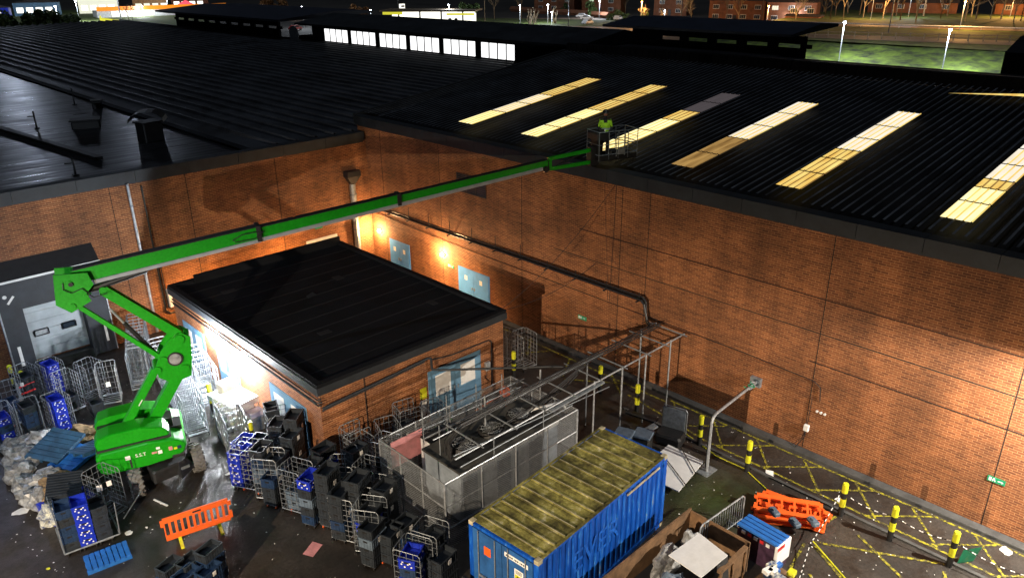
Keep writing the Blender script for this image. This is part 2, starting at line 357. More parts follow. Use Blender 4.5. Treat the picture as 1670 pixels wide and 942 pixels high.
# ------------------------------------------------------------------ camera
cam = D.cameras.new('camera'); co = D.objects.new('camera', cam); COL.objects.link(co); scene.camera = co
cam.sensor_width = 36; cam.lens = 36*1255.8/1670; cam.clip_end = 2000; cam.clip_start = .1
pitch, roll, yaw = .394688, -.00963886, .804856
F = Vector((math.cos(yaw)*math.cos(pitch), math.sin(yaw)*math.cos(pitch), -math.sin(pitch)))
Rt = Vector((math.sin(yaw), -math.cos(yaw), 0)); U = Rt.cross(F)
R2 = Rt*math.cos(roll)+U*math.sin(roll); U2 = R2.cross(F)
co.matrix_world = Matrix(((R2.x,U2.x,-F.x,0),(R2.y,U2.y,-F.y,0),(R2.z,U2.z,-F.z,16.163),(0,0,0,1)))
scene.render.resolution_x = 1024; scene.render.resolution_y = 577
scene.view_settings.view_transform = 'Standard'; scene.view_settings.look = 'None'; scene.view_settings.exposure = 0

# ------------------------------------------------------------------ world: night
w = D.worlds.new('World'); scene.world = w; w.use_nodes = True
bg = w.node_tree.nodes['Background']; sk = w.node_tree.nodes.new('ShaderNodeTexSky')
sk.sky_type = 'NISHITA'; sk.sun_disc = False; sk.sun_elevation = R(-3); sk.sun_rotation = R(200)
w.node_tree.links.new(sk.outputs['Color'], bg.inputs['Color']); bg.inputs['Strength'].default_value = .05
ms = D.lights.new('overhead_fill', 'SUN'); ms.energy = .32; ms.color = (.75,.85,1); ms.angle = R(.5)
mo = D.objects.new('overhead_fill', ms); COL.objects.link(mo); mo.rotation_euler = (R(6), R(-5), 0)  # added weak overhead sun that lifts the dark roofs
#@@SETTING
# ------------------------------------------------------------------ ground
struct('ground', MB().quad((-300,-300,0),(900,-300,0),(900,900,0),(-300,900,0)), M['far_ground'])
struct('yard_tarmac', MB().quad((-14,-14,.004),(XW-.35,-14,.004),(XW-.35,YW,.004),(-14,YW,.004)), M['ground'])
struct('kerb', MB().cbox((XW-.35,-14,0),(XW,YW,.12),.02), M['concrete'])
# low kerb in front of bollards
kb = MB(); kb.bar((21.45,16,.03),(21.42,-2,.03),.12,.06)
struct('road_kerb', kb, M['concrete'])
pv = MB()
for (x0,y0,x1,y1) in [(17.2,4.2,20.6,6.6),(13.5,2.5,17.0,6.9)]: pv.quad((x0,y0,.008),(x1,y0,.008),(x1,y1,.008),(x0,y1,.008))
struct('paving_slabs', pv, M['ground'])
ln = MB()
def line(a, b, w=.09, z=.012):
    a = Vector((*a,z)); b = Vector((*b,z)); d = (b-a).normalized(); n = Vector((-d.y,d.x,0))*w/2
    ln.quad(a-n, b-n, b+n, a+n)
line((23.1,24.7),(23.02,15.1)); line((23.25,15.0),(23.28,-3)); line((22.4,16.5),(21.8,12.5)); line((21.78,12.5),(21.76,-3))
Z = .016
for k in range(12):
    yo = 7.46+1.84*(k-5)
    if yo < 15: 
        line((23.2,yo),(21.76,yo-1.28),.08,.014+.0005*(k%3)); line((21.76,yo-.95),(23.22,yo-2.46),.08,.018)
for a,b in [((19.47,7.06),(21.23,4.0)),((19.28,7.02),(18.58,5.86)),((18.5,5.8),(17.4,4.0)),((20.7,6.3),(19.8,4.66)),((20.93,3.91),(20.3,3.6)),((20.31,7.29),(21.05,7.15)),((19.18,7.27),(17.5,7.0)),((18.07,6.57),(17.2,5.2)),((23.3,22.95),(21.92,21.84)),((23.0,21.4),(21.9,22.2)),((23.1,20.3),(21.6,19.4)),((23.2,18.0),(22.2,16.7)),((21.5,19.2),(23.1,17.0))]:
    line(a,b,.09,.020+random.random()*.004)
struct('road_markings', ln, M['yellow_line'])

# ------------------------------------------------------------------ corrugated sheet helper
def profiled(x0,z0,x1,z1,y0,y1,pitch=.333,h=.04,along='x'):
    mb = MB(); n = int(abs(y1-y0)/pitch); vs = []; fs = []
    prof = [(0,0),(.60,0),(.70,1),(.90,1),(1,0)]
    for i in range(n):
        for (t,hh) in prof[:-1]: 
            y = y0+(i+t)*pitch; vs += [(x0,y,z0+hh*h),(x1,y,z1+hh*h)]
    vs += [(x0,y0+n*pitch,z0),(x1,y0+n*pitch,z1)]
    for i in range(len(vs)//2-1): fs.append((2*i,2*i+1,2*i+3,2*i+2))
    return mb.add(vs, fs)

# ------------------------------------------------------------------ right warehouse
wb = thing('brick_warehouse', 'long brick warehouse at right, its dark ribbed roof set with glowing skylights', 'warehouse', (XW,0,0))
def Pw(mb, name, m, parent=wb, label=None):      # mesh given in world coordinates, parented to the warehouse
    o = mb.build(name, m, parent, label); r = parent
    off = Vector((0,0,0))
    while r: off += r.location; r = r.parent
    for v in o.data.vertices: v.co -= off
    return o
Pw(MB().box((XW,-30,0),(XW+.35,YW+.7,8.28)), 'wall', M['brick'])
Pw(MB().box((XW+.35,YW+.4,0),(66,YW+.7,8.4)), 'wall', M['brick'])
g = MB()
for i in range(34):
    y = YW+.7-i*2; g.box((XW-.16,y-1.985,8.26),(XW+.42,y,8.72))
g.box((XW-.05,-30,8.16),(XW-.002,YW+.6,8.258))
Pw(g, 'gutter', M['coping'])
SL = .1215
def zr(x): return 8.76+SL*(x-XW)
Pw(profiled(XW+.40,zr(XW+.4),41.0,zr(41),YW+.75,-30,-.3333,.045), 'roof', M['roof'])
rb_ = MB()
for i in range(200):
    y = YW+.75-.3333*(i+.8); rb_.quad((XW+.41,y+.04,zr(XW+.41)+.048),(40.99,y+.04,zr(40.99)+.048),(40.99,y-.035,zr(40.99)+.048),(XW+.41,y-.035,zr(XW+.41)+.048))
Pw(rb_, 'roof_rib_highlights', M['rib']); COL.objects['roof_rib_highlights']['kind'] = 'stuff'
Pw(MB().prism([(XW+.5,8.4),(41,zr(41)-.12),(66,8.6),(66,8.3)],-30,YW+.38), 'roof_void', M['roof2'])
Pw(profiled(41.05,zr(41)+.5,66,8.8,YW+.75,-30,-.3333,.045), 'rear_roof', M['roof'])
rf = MB()
for i in range(130):
    y = YW+.6-i*.5; rf.box((40.9,y-.36,zr(41)-.1),(41.05,y,zr(41)+.52))
rf.box((41.0,-30,zr(41)-.1),(41.2,YW+.6,zr(41)+.56)); Pw(rf, 'ridge_upstand', M['roof2'])
# gable verge
Pw(MB().prism([(XW-.1,8.28),(XW-.1,8.8),(41,zr(41)+.12),(41,zr(41)-.3)],YW+.72,YW+.9), 'verge_trim', M['coping'])
# expansion joints and horizontal joints
for y, z0 in [(16.94,0),(18.3,0),(9.66,0),(3.80,0),(24.0,0),(29.9,0),(34.9,0)]: Pw(MB().box((XW-.004,y-.014,z0+.12),(XW+.01,y+.014,8.15)), 'expansion_joint', M['joint'])
for z,ya,yb in [(5.90,20.5,-6),(4.65,22,-6),(3.55,9.9,-6)]: Pw(MB().box((XW-.007,yb,z-.017),(XW+.01,ya,z+.017)), 'bed_joint', M['joint'])
# skylights: (y0, width, x ranges with tone)
SKY = [(30.1,1.08,[(25.3,27.6,2),(27.6,29.4,1),(29.4,31.2,1),(31.2,33.2,0),(33.2,35.2,0)]),
       (25.6,1.06,[(25.3,26.9,2),(26.9,28.4,2),(28.4,30.0,2),(30.0,31.9,0),(31.9,33.6,0),(33.6,35.3,0)]),
       (21.2,1.04,[(25.1,26.7,2),(26.7,28.4,2),(28.4,30.2,2),(30.2,31.8,0),(31.8,33.5,4),(33.5,35.3,4)]),
       (17.1,.98,[(25.2,27.0,3),(27.0,29.2,3),(29.2,31.2,1),(31.2,33.3,1),(33.3,35.3,1)]),
       (12.66,.96,[(25.2,26.9,0),(26.9,28.6,0),(28.6,29.8,0),(29.8,31.4,1),(31.4,33.3,1),(33.3,35.6,1)]),
       (7.2,.92,[(25.2,26.8,2),(26.8,28.2,2),(28.2,29.1,0),(29.1,30.8,1),(30.8,32.7,1),(32.7,35.2,1)])]
for (yt,wd,segs) in SKY:
    sl = MB(); seams = []
    for (xa,xb,t) in segs:
        seam = MB(); seams.append(seam)
        n = 4
        for i in range(n):      # corrugated translucent sheet: flat pans and narrow raised ribs
            ya = yt-wd*i/n; yb = yt-wd*(i+1)/n; r = .03; dz_ = -.02
            for (p,q,h0,h1) in [(ya,yb+r*2,.07,.07),(yb+r*2,yb+r,.07,.10),(yb+r,yb,.10,.07)]:
                sl.quad((xa,p,zr(xa)+h0),(xb-.03,p,zr(xb)+h0),(xb-.03,q,zr(xb)+h1),(xa,q,zr(xa)+h1), mi=t if h0==h1 else {0:3,1:0,2:0,3:3,4:4}[t])
        seam.box((xb-.05,yt-wd-.01,zr(xb)+.02),(xb+.02,yt+.01,zr(xb)+.085))
        for i in range(4): seam.box((xb-.04,yt-wd*(i+.8)/4-.02,zr(xb)+.07),(xb+.02,yt-wd*(i+.8)/4+.02,zr(xb)+.11))
    o = Pw(sl, 'skylight', [M['sky_y'],M['sky_w'],M['sky_h'],M['sky_b'],M['sky_d']])
    for seam in seams:
        s2 = seam.build('skylight_seam', M['joint'], o)
        for v in s2.data.vertices: v.co -= wb.location
sl = MB()
sl.quad((39.2,11.96,zr(39.2)+.08),(40.2,9.1,zr(40.2)+.10),(40.2,6.0,zr(40.2)+.10),(39.75,9.6,zr(39.7)+.08)); Pw(sl, 'skylight', M['sky_y'])
# doors in the right wall
def double_door(x, y0, y1, h, parent, face, mt, sign=None, panels=True, glass=False, z0=0.12):
    """face 'x': leaf plane at x facing -x between y0..y1"""
    for k,(a,b) in enumerate([(y0,(y0+y1)/2-.006),((y0+y1)/2+.006,y1)]):
        d = MB()
        if face == 'x': d.box((x-.045,a,z0),(x-.003,b,h))
        else: d.box((a,x-.045,z0),(b,x-.003,h))
        o = Pw(d, 'door', mt, parent)
        if glass:
            gq = MB(); ga,gb = a+(b-a)*.2, b-(b-a)*.2
            if face == 'x': gq.box((x-.052,ga,h*.48),(x-.047,gb,h*.9))
            else: gq.box((ga,x-.052,h*.48),(gb,x-.047,h*.9))
            ch = Pw(gq, 'door_panel', M['white'], o)
        if sign:
            sg = MB(); c = (a+b)/2
            if face == 'x': sg.box((x-.052,c-.1,h*.72),(x-.047,c+.1,h*.84))
            ch = Pw(sg, 'notice', M['paper'], o)
        hd = MB(); e = b-.08 if k == 0 else a+.08
        if face == 'x': hd.box((x-.09,e-.02,1.0),(x-.046,e+.02,1.14))
        else: hd.box((e-.02,x-.09,1.0),(e+.02,x-.046,1.14))
        Pw(hd, 'handle', M['steel'], o)
    f = MB()
    if face == 'x':
        f.box((x-.03,y0-.07,z0),(x-.002,y0-.002,h+.06)); f.box((x-.03,y1+.002,z0),(x-.002,y1+.07,h+.06)); f.box((x-.03,y0,h+.002),(x-.002,y1,h+.06))
    else:
        f.box((y0-.07,x-.03,z0),(y0-.002,x-.002,h+.06)); f.box((y1+.002,x-.03,z0),(y1+.07,x-.002,h+.06)); f.box((y0,x-.03,h+.002),(y1,x-.002,h+.06))
    Pw(f, 'door_frame', mt, parent)
double_door(XW,32.86,34.58,2.05,wb,'x',M['door_dull'],sign=True)
double_door(XW,26.35,28.59,2.0,wb,'x',M['door_dull'],sign=True)
wn = MB(); wn.box((XW-.02,26.4,6.1),(XW-.003,28.5,6.95)); o = Pw(wn, 'louvre_window', M['glass_dark'])
fr = MB()
for y in (26.4,27.1,27.8,28.5): fr.box((XW-.04,y-.03,6.07),(XW-.022,y+.03,6.98))
for z in (6.07,6.95): fr.box((XW-.045,26.4,z-.03),(XW-.02,28.5,z+.03))
for k in range(8): fr.box((XW-.032,26.4,6.15+k*.1),(XW-.021,28.5,6.17+k*.1))
Pw(fr, 'window_frame', M['dark'], o)

def exit_sign(y, z, lab):
    s = MB(); s.box((XW-.03,y-.24,z-.085),(XW-.004,y+.24,z+.085))
    o = single('exit_sign', s, M['exit_green'], lab, 'sign', group='green running man exit signs')
    for v in o.data.vertices: pass
    p = MB(); x = XW-.034
    def q(a,b,c,d): p.box((x,y+a,z+c),(XW-.0305,y+b,z+d))
    q(.13,.20,-.055,.06)                       # doorway
    q(.045,.085,.035,.06); q(.03,.10,-.01,.03); q(.015,.04,-.05,-.01); q(.075,.105,-.055,-.015)   # running figure
    q(-.17,-.04,-.012,.012); p.add([(x,y-.20,z),(x,y-.14,z+.045),(x,y-.14,z-.045)],[(0,1,2)])       # arrow
    p.build('pictogram', M['white'], o)
    return o
exit_sign(29.25,1.85,'green exit sign left of the double doors beneath the right hand wall lamp')
exit_sign(20.2,1.83,'green exit sign on the brick wall behind the scaffold pipe frame')
exit_sign(3.72,1.80,'green exit sign near the right edge beside a vertical wall joint')

# wall lamps
def wall_lamp(p, n, mt, color, power, label, size=.11, group=None, down=None):
    p = Vector(p); n = Vector(n)
    t = thing('wall_lamp', label, 'lamp', p, 0, group)
    MB().disc(n*.02, .13, n, .04, 16).build('back_plate', M['dark'], t)
    bm = bmesh.new(); bmesh.ops.create_uvsphere(bm, u_segments=16, v_segments=10, radius=size)
    bmesh.ops.translate(bm, verts=bm.verts, vec=n*.10); me = D.meshes.new('bulb'); bm.to_mesh(me); bm.free(); me.materials.append(mt)
    o = D.objects.new('bulb', me); COL.objects.link(o); o.parent = t
    if down: l = lamp('SPOT', n*.2, power, color, size=.10, cone=R(down), blend=.9, aim=tuple(n*1.2-Vector((0,0,.5))))
    else: l = lamp('POINT', n*.42, power, color, size=.10)
    l.parent = t
    return t
wall_lamp((XW,35.5,2.36),(-1,0,0),M['lamp_warm'],(1,.60,.26),520,'warm wall lamp left of the far pair of grey blue doors',group='warm round lamps on the right brick wall')
wall_lamp((XW,29.85,2.36),(-1,0,0),M['lamp_warm'],(1,.60,.26),600,'warm wall lamp above the exit sign, left of the nearer grey blue doors',group='warm round lamps on the right brick wall')

# conduit and pipes on the right wall
pp = MB()
for dz,dx in ((0,.25),(.10,.25),(-.0,.37)):
    pp.tube([(XW-dx,34.6,3.80+dz),(XW-dx,16.85,3.80+dz),(XW-dx-.02,16.68,3.68+dz),(XW-dx-.02,16.6-(dx-.25)*1.2,2.95+dz),(XW-dx-.4,16.15,2.96+dz)],.085,8)
t = thing('pipe_run', 'black pipe run bracketed along the right brick wall down to the scaffold frame', 'pipes', (0,0,0))
pp.build('pipe', M['pipe_black'], t)
br = MB()
for k in range(11):
    y = 34-k*1.7; br.box((XW-.5,y-.03,3.70),(XW-.002,y+.03,3.74)); br.bar((XW-.3,y,3.7),(XW-.3,y,4.45 if k<7 else 4.1),.022)
br.build('bracket', M['dark'], t)
cb = MB(); cb.tube([(XW-.03,36.2,3.35),(XW-.03,29,3.12),(XW-.03,24,3.08),(XW-.03,17,3.02),(XW-.03,12.5,2.98),(XW-.03,9.6,2.86),(XW-.03,9.35,2.7),(XW-.03,9.3,2.2)],.03,5)
single('wall_cable', cb, M['black'], 'thin black cable clipped along the right brick wall below the pipes', 'cable')
cb = MB()
for (a,b,s) in [((19.35,20.7,3.5),(XW-.1,18.6,8.2),.9),((19.4,20.65,3.45),(XW-.1,19.5,4.6),.7)]:
    P = [Vector(a).lerp(Vector(b),i/16)-Vector((0,0,s*4*(i/16)*(1-i/16)*.45)) for i in range(17)]
    cb.tube(P,.022,4)
cb.tube([(XW-.04,18.6,8.2),(XW-.04,18.7,3.1)],.02,4); cb.tube([(XW-.05,19.2,8.1),(XW-.08,18.9,5.0),(XW-.04,18.8,3.1)],.015,4)
single('slack_cable', cb, M['black'], 'slack black cable sagging from the small flat roof corner to the tall wall', 'cable')
t = thing('junction_box', 'small white junction box low on the right wall with cables to the ground', 'box', (XW,9.6,1.0))
MB().cbox((-.12,-.09,-.12),(-.003,.09,.12),.015).build('cover', M['white'], t)
MB().tube([(-.05,0,-.12),(-.06,.03,-.4),(-.2,.25,-.88)],.025,5).tube([(-.05,.04,-.12),(-.06,.12,-.5),(-.15,.4,-.88)],.02,5).tube([(-.03,0,.12),(-.02,-.02,1.2)],.02,4).build('cable', M['black'], t)
for k in range(3): single('vent_cap', MB().disc((XW-.02,9.34-k*.14,1.76),.045,(1,0,0),.036,12), M['white'], ['left','middle','right'][k]+' one of the three small white vent caps on the right wall', 'vent', group='three white vent caps')

# ------------------------------------------------------------------ left warehouse
wa = thing('dark_roof_warehouse', 'brick warehouse across the back left, with a wet flat roof and dark ribbed roof', 'warehouse', (0,YW,0))
Pw(MB().box((-40,YW,0),(XW-.002,YW+.35,7.48)), 'wall', M['brick'], wa)
g = MB()
for i in range(26):
    x = XW-.15-i*2.45; g.box((x-2.435,YW-.14,7.46),(x,YW+.45,7.93))
g.box((-40,YW-.05,7.36),(XW-.2,YW-.002,7.458)); Pw(g, 'parapet', M['coping'], wa)
Pw(MB().quad((-40,YW+.4,7.62),(17.2,YW+.4,7.62),(17.2,150,7.62),(-40,150,7.62)), 'flat_roof', M['membrane'], wa)
Pw(MB().box((17.25,YW+.4,7.3),(17.7,150,7.72)), 'valley_gutter', M['roof2'], wa)
rb = MB()
x = 17.7; z = 7.7
k = 0
while x < 49:
    wd = 1.15; rb.add([(x,YW+.5,z),(x+wd-.28,YW+.5,z+.10),(x+wd-.20,YW+.5,z+.26),(x+wd-.06,YW+.5,z+.26),(x+wd,YW+.5,z+.03),
            (x,150,z+.2),(x+wd-.28,150,z+.3),(x+wd-.20,150,z+.46),(x+wd-.06,150,z+.46),(x+wd,150,z+.23)],
           [(0,1,6,5),(1,2,7,6),(2,3,8,7),(3,4,9,8)]); x += wd; z += .012
M['roof_l'] = mat('left_roof_sheet', (.042,.046,.054), .55, var=.6, scale=.25, spec=.4)
Pw(rb, 'ribbed_roof', M['roof_l'], wa)
Pw(MB().box((49.0,38,7.2),(49.35,150,8.12)), 'rear_parapet', M['coping'], wa)
# roof furniture on the wet flat roof
def roofbox(label, loc, s, rz=0):
    t = thing('roof_vent', label, 'roof vent', loc, rz)
    MB().cbox((-s[0]/2,-s[1]/2,0),(s[0]/2,s[1]/2,s[2]),.05).build('housing', M['dark'], t)
    c = MB().cbox((-s[0]/2-.08,-s[1]/2-.08,s[2]),(s[0]/2+.08,s[1]/2+.08,s[2]+.08),.03).build('cap', M['black'], t)
    return t
roofbox('large black cowled vent standing on the wet flat roof', (15.0,43.9,7.63),(1.1,.9,1.0),R(10))
# curved cowl on the vent
cw = MB()
for i in range(8):
    a0 = math.pi*i/8; a1 = math.pi*(i+1)/8
    cw.quad((.9*math.cos(a0),-.7,.55*math.sin(a0)),(.9*math.cos(a1),-.7,.55*math.sin(a1)),(.9*math.cos(a1),.7,.55*math.sin(a1)),(.9*math.cos(a0),.7,.55*math.sin(a0)))
single('sheet_cover', cw, M['dark'], 'curved black sheet lying over the cowled vent on the flat roof', 'cover', (15.0,43.9,8.72), R(-30))
roofbox('low black box vent on the wet flat roof, left of the cowled one', (13.75,50.6,7.63),(1.5,.8,.45),R(-20))
roofbox('small upright black vent beyond the other flat roof vents', (16.6,57.6,7.63),(.6,.5,.5),R(-20))
for (x,y,h,lb) in [(11.6,52.6,1.0,'thin dark post standing on the wet flat roof'),(9.6,38.6,.8,'short dark post by the parapet of the flat roof'),(16.0,60.5,1.1,'far thin post near the small upright roof vent')]:
    s = MB(); s.bar((0,0,0),(0,0,h),.09,n=8); s.box((-.12,-.12,0),(.12,.12,.04)); s.bar((0,0,h*.7),(-.35,0,h*.72),.05,n=6)
    single('roof_post', s, M['dark'], lb, 'post', (x,y,7.63))
s = MB(); s.bar((9.8,55,7.72),(11.4,41.0,7.72),.35,.16); 
single('cable_tray', s, M['black'], 'long black cable tray running over the wet flat roof', 'cable tray')
# downpipes
def downpipe(x, w, ztop, label, hopper=False, m='steel'):
    t = thing('downpipe', label, 'drainpipe', (x,YW-.16,0))
    MB().tube([(0,0,.1),(0,0,ztop)],w,10).build('pipe', M[m], t)
    c = MB()
    for z in (.6,2.6,4.6,6.4):
        if z < ztop: c.disc((0,0,z),w*.62,(0,0,1),.07,10); c.box((-.03,0,z-.03),(.03,.155,z+.03))
    c.build('clip', M['steel_dull'], t)
    if hopper:
        MB().add([(-.12,-.12,ztop-.02),(.12,-.12,ztop-.02),(.12,.12,ztop-.02),(-.12,.12,ztop-.02),(-.42,-.3,ztop+.45),(.42,-.3,ztop+.45),(.42,.15,ztop+.45),(-.42,.15,ztop+.45),
                  (-.42,-.3,ztop+.75),(.42,-.3,ztop+.75),(.42,.15,ztop+.75),(-.42,.15,ztop+.75)],
                 [(0,1,5,4),(1,2,6,5),(2,3,7,6),(3,0,4,7),(4,5,9,8),(5,6,10,9),(6,7,11,10),(7,4,8,11),(8,9,10,11)]).build('hopper', M['pipe_black'], t)
    return t
downpipe(10.95,.13,7.4,'slim grey drainpipe down the back brick wall left of the boom')
downpipe(22.55,.34,5.2,'fat grey drainpipe with a hopper head in the corner where both walls meet',True)
# expansion joints of the back wall
for x in (10.2,4.3,18.2,13.6): Pw(MB().box((x-.014,YW-.006,.1),(x+.014,YW+.01,7.35)), 'expansion_joint', M['joint'], wa)
# back wall doors and sign
double_door(YW,19.5,21.3,2.5,wa,'y',M['white'])
s = MB(); s.box((20.05,YW-.04,3.1),(20.5,YW-.004,3.28)); single('wall_sign', s, M['exit_green'], 'small green sign on the back wall above the white door', 'sign')
wall_lamp((17.6,33.0,2.3),(0,1,0),M['lamp_warm'],(1,.50,.16),2000,'added hidden warm lamp on the rear wall of the small building, right one',down=125)  # three hidden lamps added here for the warm glow on the walls
wall_lamp((13.2,33.0,2.2),(0,1,0),M['lamp_warm'],(1,.52,.18),1500,'added hidden warm lamp on the rear wall of the small building, left one',down=125)
wall_lamp((19.3,29.0,2.1),(1,0,0),M['lamp_warm'],(1,.60,.28),2400,'added hidden warm lamp on the far side wall of the small building facing the doors',down=110)
wall_lamp((2.7,YW-.15,4.7),(0,-1,0),M['lamp_white'],(.45,.62,1),420,'added unseen cool blue white lamp on the back wall left of the loading dock')  # out of view, added for the blue sheen on the wet ground
# dock shelter
ds = thing('loading_dock', 'dark loading dock shelter around a pale roller door on the back wall', 'loading dock', (7,YW,0))
def Dk(mb, n, m, lab=None): return mb.build(n, m, ds, lab)
x0,x1 = -2.1,1.95; oy = -.62
Dk(MB().box((x0,oy,.1),(x0+.82,-.003,4.45)), 'side_curtain', M['dock']); Dk(MB().box((x1-.95,oy,.1),(x1,-.003,4.45)), 'side_curtain', M['dock'])
Dk(MB().box((x0+.822,oy,3.1),(x1-.952,-.003,4.45)), 'top_curtain', M['dock'])
Dk(MB().prism([(0,0),(0,.0)],0,1) if False else MB().add([(x0-.05,oy-.1,4.46),(x1+.05,oy-.1,4.46),(x1+.05,-.003,5.1),(x0-.05,-.003,5.1),(x0-.05,-.003,4.46),(x1+.05,-.003,4.46)],[(0,1,2,3),(0,3,4),(1,5,2),(0,4,5,1)]), 'hood', M['black'])
Dk(MB().box((x0-.06,oy-.14,4.38),(x1+.06,oy-.10,4.47)), 'edge_trim', M['white'])
Dk(MB().box((x0-.05,oy-.03,.1),(x0-.003,oy+.1,4.36)), 'edge_trim', M['steel']); Dk(MB().box((x1+.003,oy-.03,.1),(x1+.04,oy+.06,4.36)), 'edge_trim', M['steel'])
rd = MB()
for k in range(6): rd.box((-1.27,-.14,.5+k*.435),(.99,-.1,.5+k*.435+.425))
rdo = Dk(rd, 'roller_door', M['door_panel'])
for cx in (-.75,.35):
    MB().cbox((cx-.30,-.155,1.55),(cx+.30,-.142,1.85),.05).build('window_frame', M['black'], rdo)
    MB().cbox((cx-.25,-.160,1.59),(cx+.25,-.156,1.81),.04).build('window_pane', M['glass_dark'] if cx>0 else M['steel'], rdo)
Dk(MB().box((x0+.25,oy-.02,.6),(x0+.37,oy-.003,1.5)), 'guide_strip', M['white']); Dk(MB().box((x1-.35,oy-.02,.6),(x1-.25,oy-.003,1.5)), 'guide_strip', M['white'])
Dk(MB().cbox((-1.4,oy+.05,0),(1.1,-.16,.45),.04), 'dock_leveller', M['dark'])
Dk(MB().box((x1-1.75,oy-.012,3.75),(x1-1.55,oy-.003,3.98)), 'notice', M['paper'])
mk = MB(); mk.bar((x0+.35,oy-.008,3.45),(x0+.62,oy-.008,3.75),.09,.01,up=(0,1,0)); mk.disc((x0+.30,oy-.008,3.78),.08,(0,1,0),.01,12); Dk(mk, 'painted_mark', M['white'])
# meter box / vents on back wall by the small building
s = thing('wall_meter', 'white meter box with round dial on the brightly lit back wall', 'meter', (12.1,YW,1.6))
MB().cbox((-.35,-.25,-.45),(.35,-.003,.45),.03).build('housing', M['white'], s); MB().disc((0,-.27,0),.13,(0,1,0),.05,16).build('dial', M['steel'], s)
s = MB(); s.tube([(11.55,YW-.1,7.2),(11.55,YW-.1,1.0),(11.75,YW-.1,.8),(12.9,YW-.1,.8)],.09,8).tube([(11.7,YW-.1,3.6),(11.7,YW-.1,1.15),(11.85,YW-.1,1.0),(12.9,YW-.1,1.0)],.06,8)
single('conduit_pipes', s, M['pipe_black'], 'dark conduit pipes bending under the meter box on the back wall', 'pipes')

# ------------------------------------------------------------------ small utility building
ub = thing('utility_building', 'small brick building with a flat black felt roof in the middle of the yard', 'building', (10.85,20.6,0))
bx0,bx1,by0,by1 = 10.85,19.3,20.62,32.85
Pw(MB().box((bx0,by0,0),(bx1,by1,3.1)), 'wall', M['brick'], ub)
fa = MB()
for (a,b) in [((bx0-.12,by0-.12,3.1),(bx1+.12,by0+.12,3.38)),((bx0-.12,by1-.12,3.1),(bx1+.12,by1+.12,3.38)),((bx0-.12,by0+.125,3.1),(bx0+.12,by1-.125,3.38)),((bx1-.12,by0+.125,3.1),(bx1+.12,by1-.125,3.38))]: fa.box(a,b)
Pw(fa, 'fascia', M['coping'], ub)
ro = MB(); ro.box((bx0+.125,by0+.125,3.1),(bx1-.125,by1-.125,3.36))
for (a,b) in [((bx0-.10,by0-.10,3.383),(bx1+.10,by0+.14,3.50)),((bx0-.10,by1-.14,3.383),(bx1+.10,by1+.10,3.50)),((bx0-.10,by0+.145,3.383),(bx0+.14,by1-.145,3.50)),((bx1-.14,by0+.145,3.383),(bx1+.10,by1-.145,3.50))]: ro.box(a,b)
ro.box((bx0+1,by1-.3,3.36),(bx1+.0,by1-.15,3.75))
Pw(ro, 'roof', M['felt'], ub)
double_door(by0,15.45,17.95,2.12,ub,'y',M['door_blue'],glass=True,z0=.02)
double_door(bx0,21.7,24.2,2.08,ub,'x',M['door_blue'],glass=True,z0=.02)
double_door(bx0,27.0,28.7,2.05,ub,'x',M['door_blue'],glass=True,z0=.02)
double_door(bx0,30.0,32.0,2.05,ub,'x',M['door_blue'],glass=True,z0=.02)
s = MB(); s.box((14.98,by0-.02,1.15),(15.28,by0-.003,1.6)); single('warning_sign', s, M['yellow'], 'yellow warning sign on brick beside the blue double doors', 'sign')
s = MB(); s.box((14.98,by0-.02,.55),(15.28,by0-.003,1.08)); single('wall_notice', s, M['paper'], 'white notice under the yellow sign beside the blue double doors', 'sign')
# pipes round the utility building
s = MB()
for k,(dz,dd_) in enumerate([(2.95,.12),(2.85,.16),(2.72,.10)]):
    s.tube([(bx0-dd_,32.6,dz),(bx0-dd_,by0-.05,dz),(bx0,by0-dd_,dz)],.055,6)
single('eaves_pipes', s, M['pipe_black'], 'dark pipes running under the left eaves of the small building', 'pipes')
s = MB(); s.tube([(bx0+.0,by0-.16,2.62),(15.3,by0-.16,2.85),(15.45,by0-.18,2.8),(15.45,by0-.2,2.35),(15.7,by0-.4,2.3),(17.9,16.7,2.95),(18.2,16.3,2.98)],.09,8)
s.tube([(bx0+.0,by0-.10,2.50),(15.2,by0-.10,2.72)],.05,6)
single('insulated_pipe', s, M['coping'], 'grey pipe along the front wall of the small building crossing to the frame', 'pipes')
s = MB(); s.tube([(18.6,by0-.05,.3),(18.6,by0-.05,2.35),(18.45,by0-.05,2.45),(16.5,by0-.05,2.5),(15.6,by0-.05,2.65)],.05,6)
s.tube([(12.6,by0-.03,.1),(12.6,by0-.03,3.05)],.03,5)
single('door_conduit', s, M['pipe_black'], 'thin black conduit looping over the blue double doors', 'pipes')
s = thing('isolator_box', 'small grey switch box right of the blue double doors', 'box', (18.35,by0,1.35)); MB().cbox((-.12,-.14,-.18),(.12,-.003,.18),.02).build('cover', M['steel'], s); MB().tube([(0,-.05,-.18),(-.1,-.06,-.5),(.15,-.06,-.8)],.03,5).build('cable', M['black'], s)
for (y,z,pw,lb) in [(29.0,2.45,900,'glaring white lamp on the left wall of the small building, the farther one'),(26.3,2.30,1900,'glaring white lamp on the small building above the stacked white boards')]:
    wall_lamp((bx0,y,z),(-1,0,0),M['lamp_white'],(.9,.95,1),pw,lb,.13,group='white lamps on the small building')
for k in range(12): struct_ = Pw(MB().box((bx0+.14,by0+1.0*(k+1)-.03,3.360),(bx1-.14,by0+1.0*(k+1)+.03,3.367)), 'felt_lap', M['lap'], ub)
for (x,y,a,b) in [(13,24,.5,.3),(16.5,28.4,.4,.5),(12.2,30.5,.6,.35),(17.8,23.2,.3,.5)]: Pw(MB().box((x,y,3.36),(x+a,y+b,3.371)), 'felt_patch', M['lap'], ub)
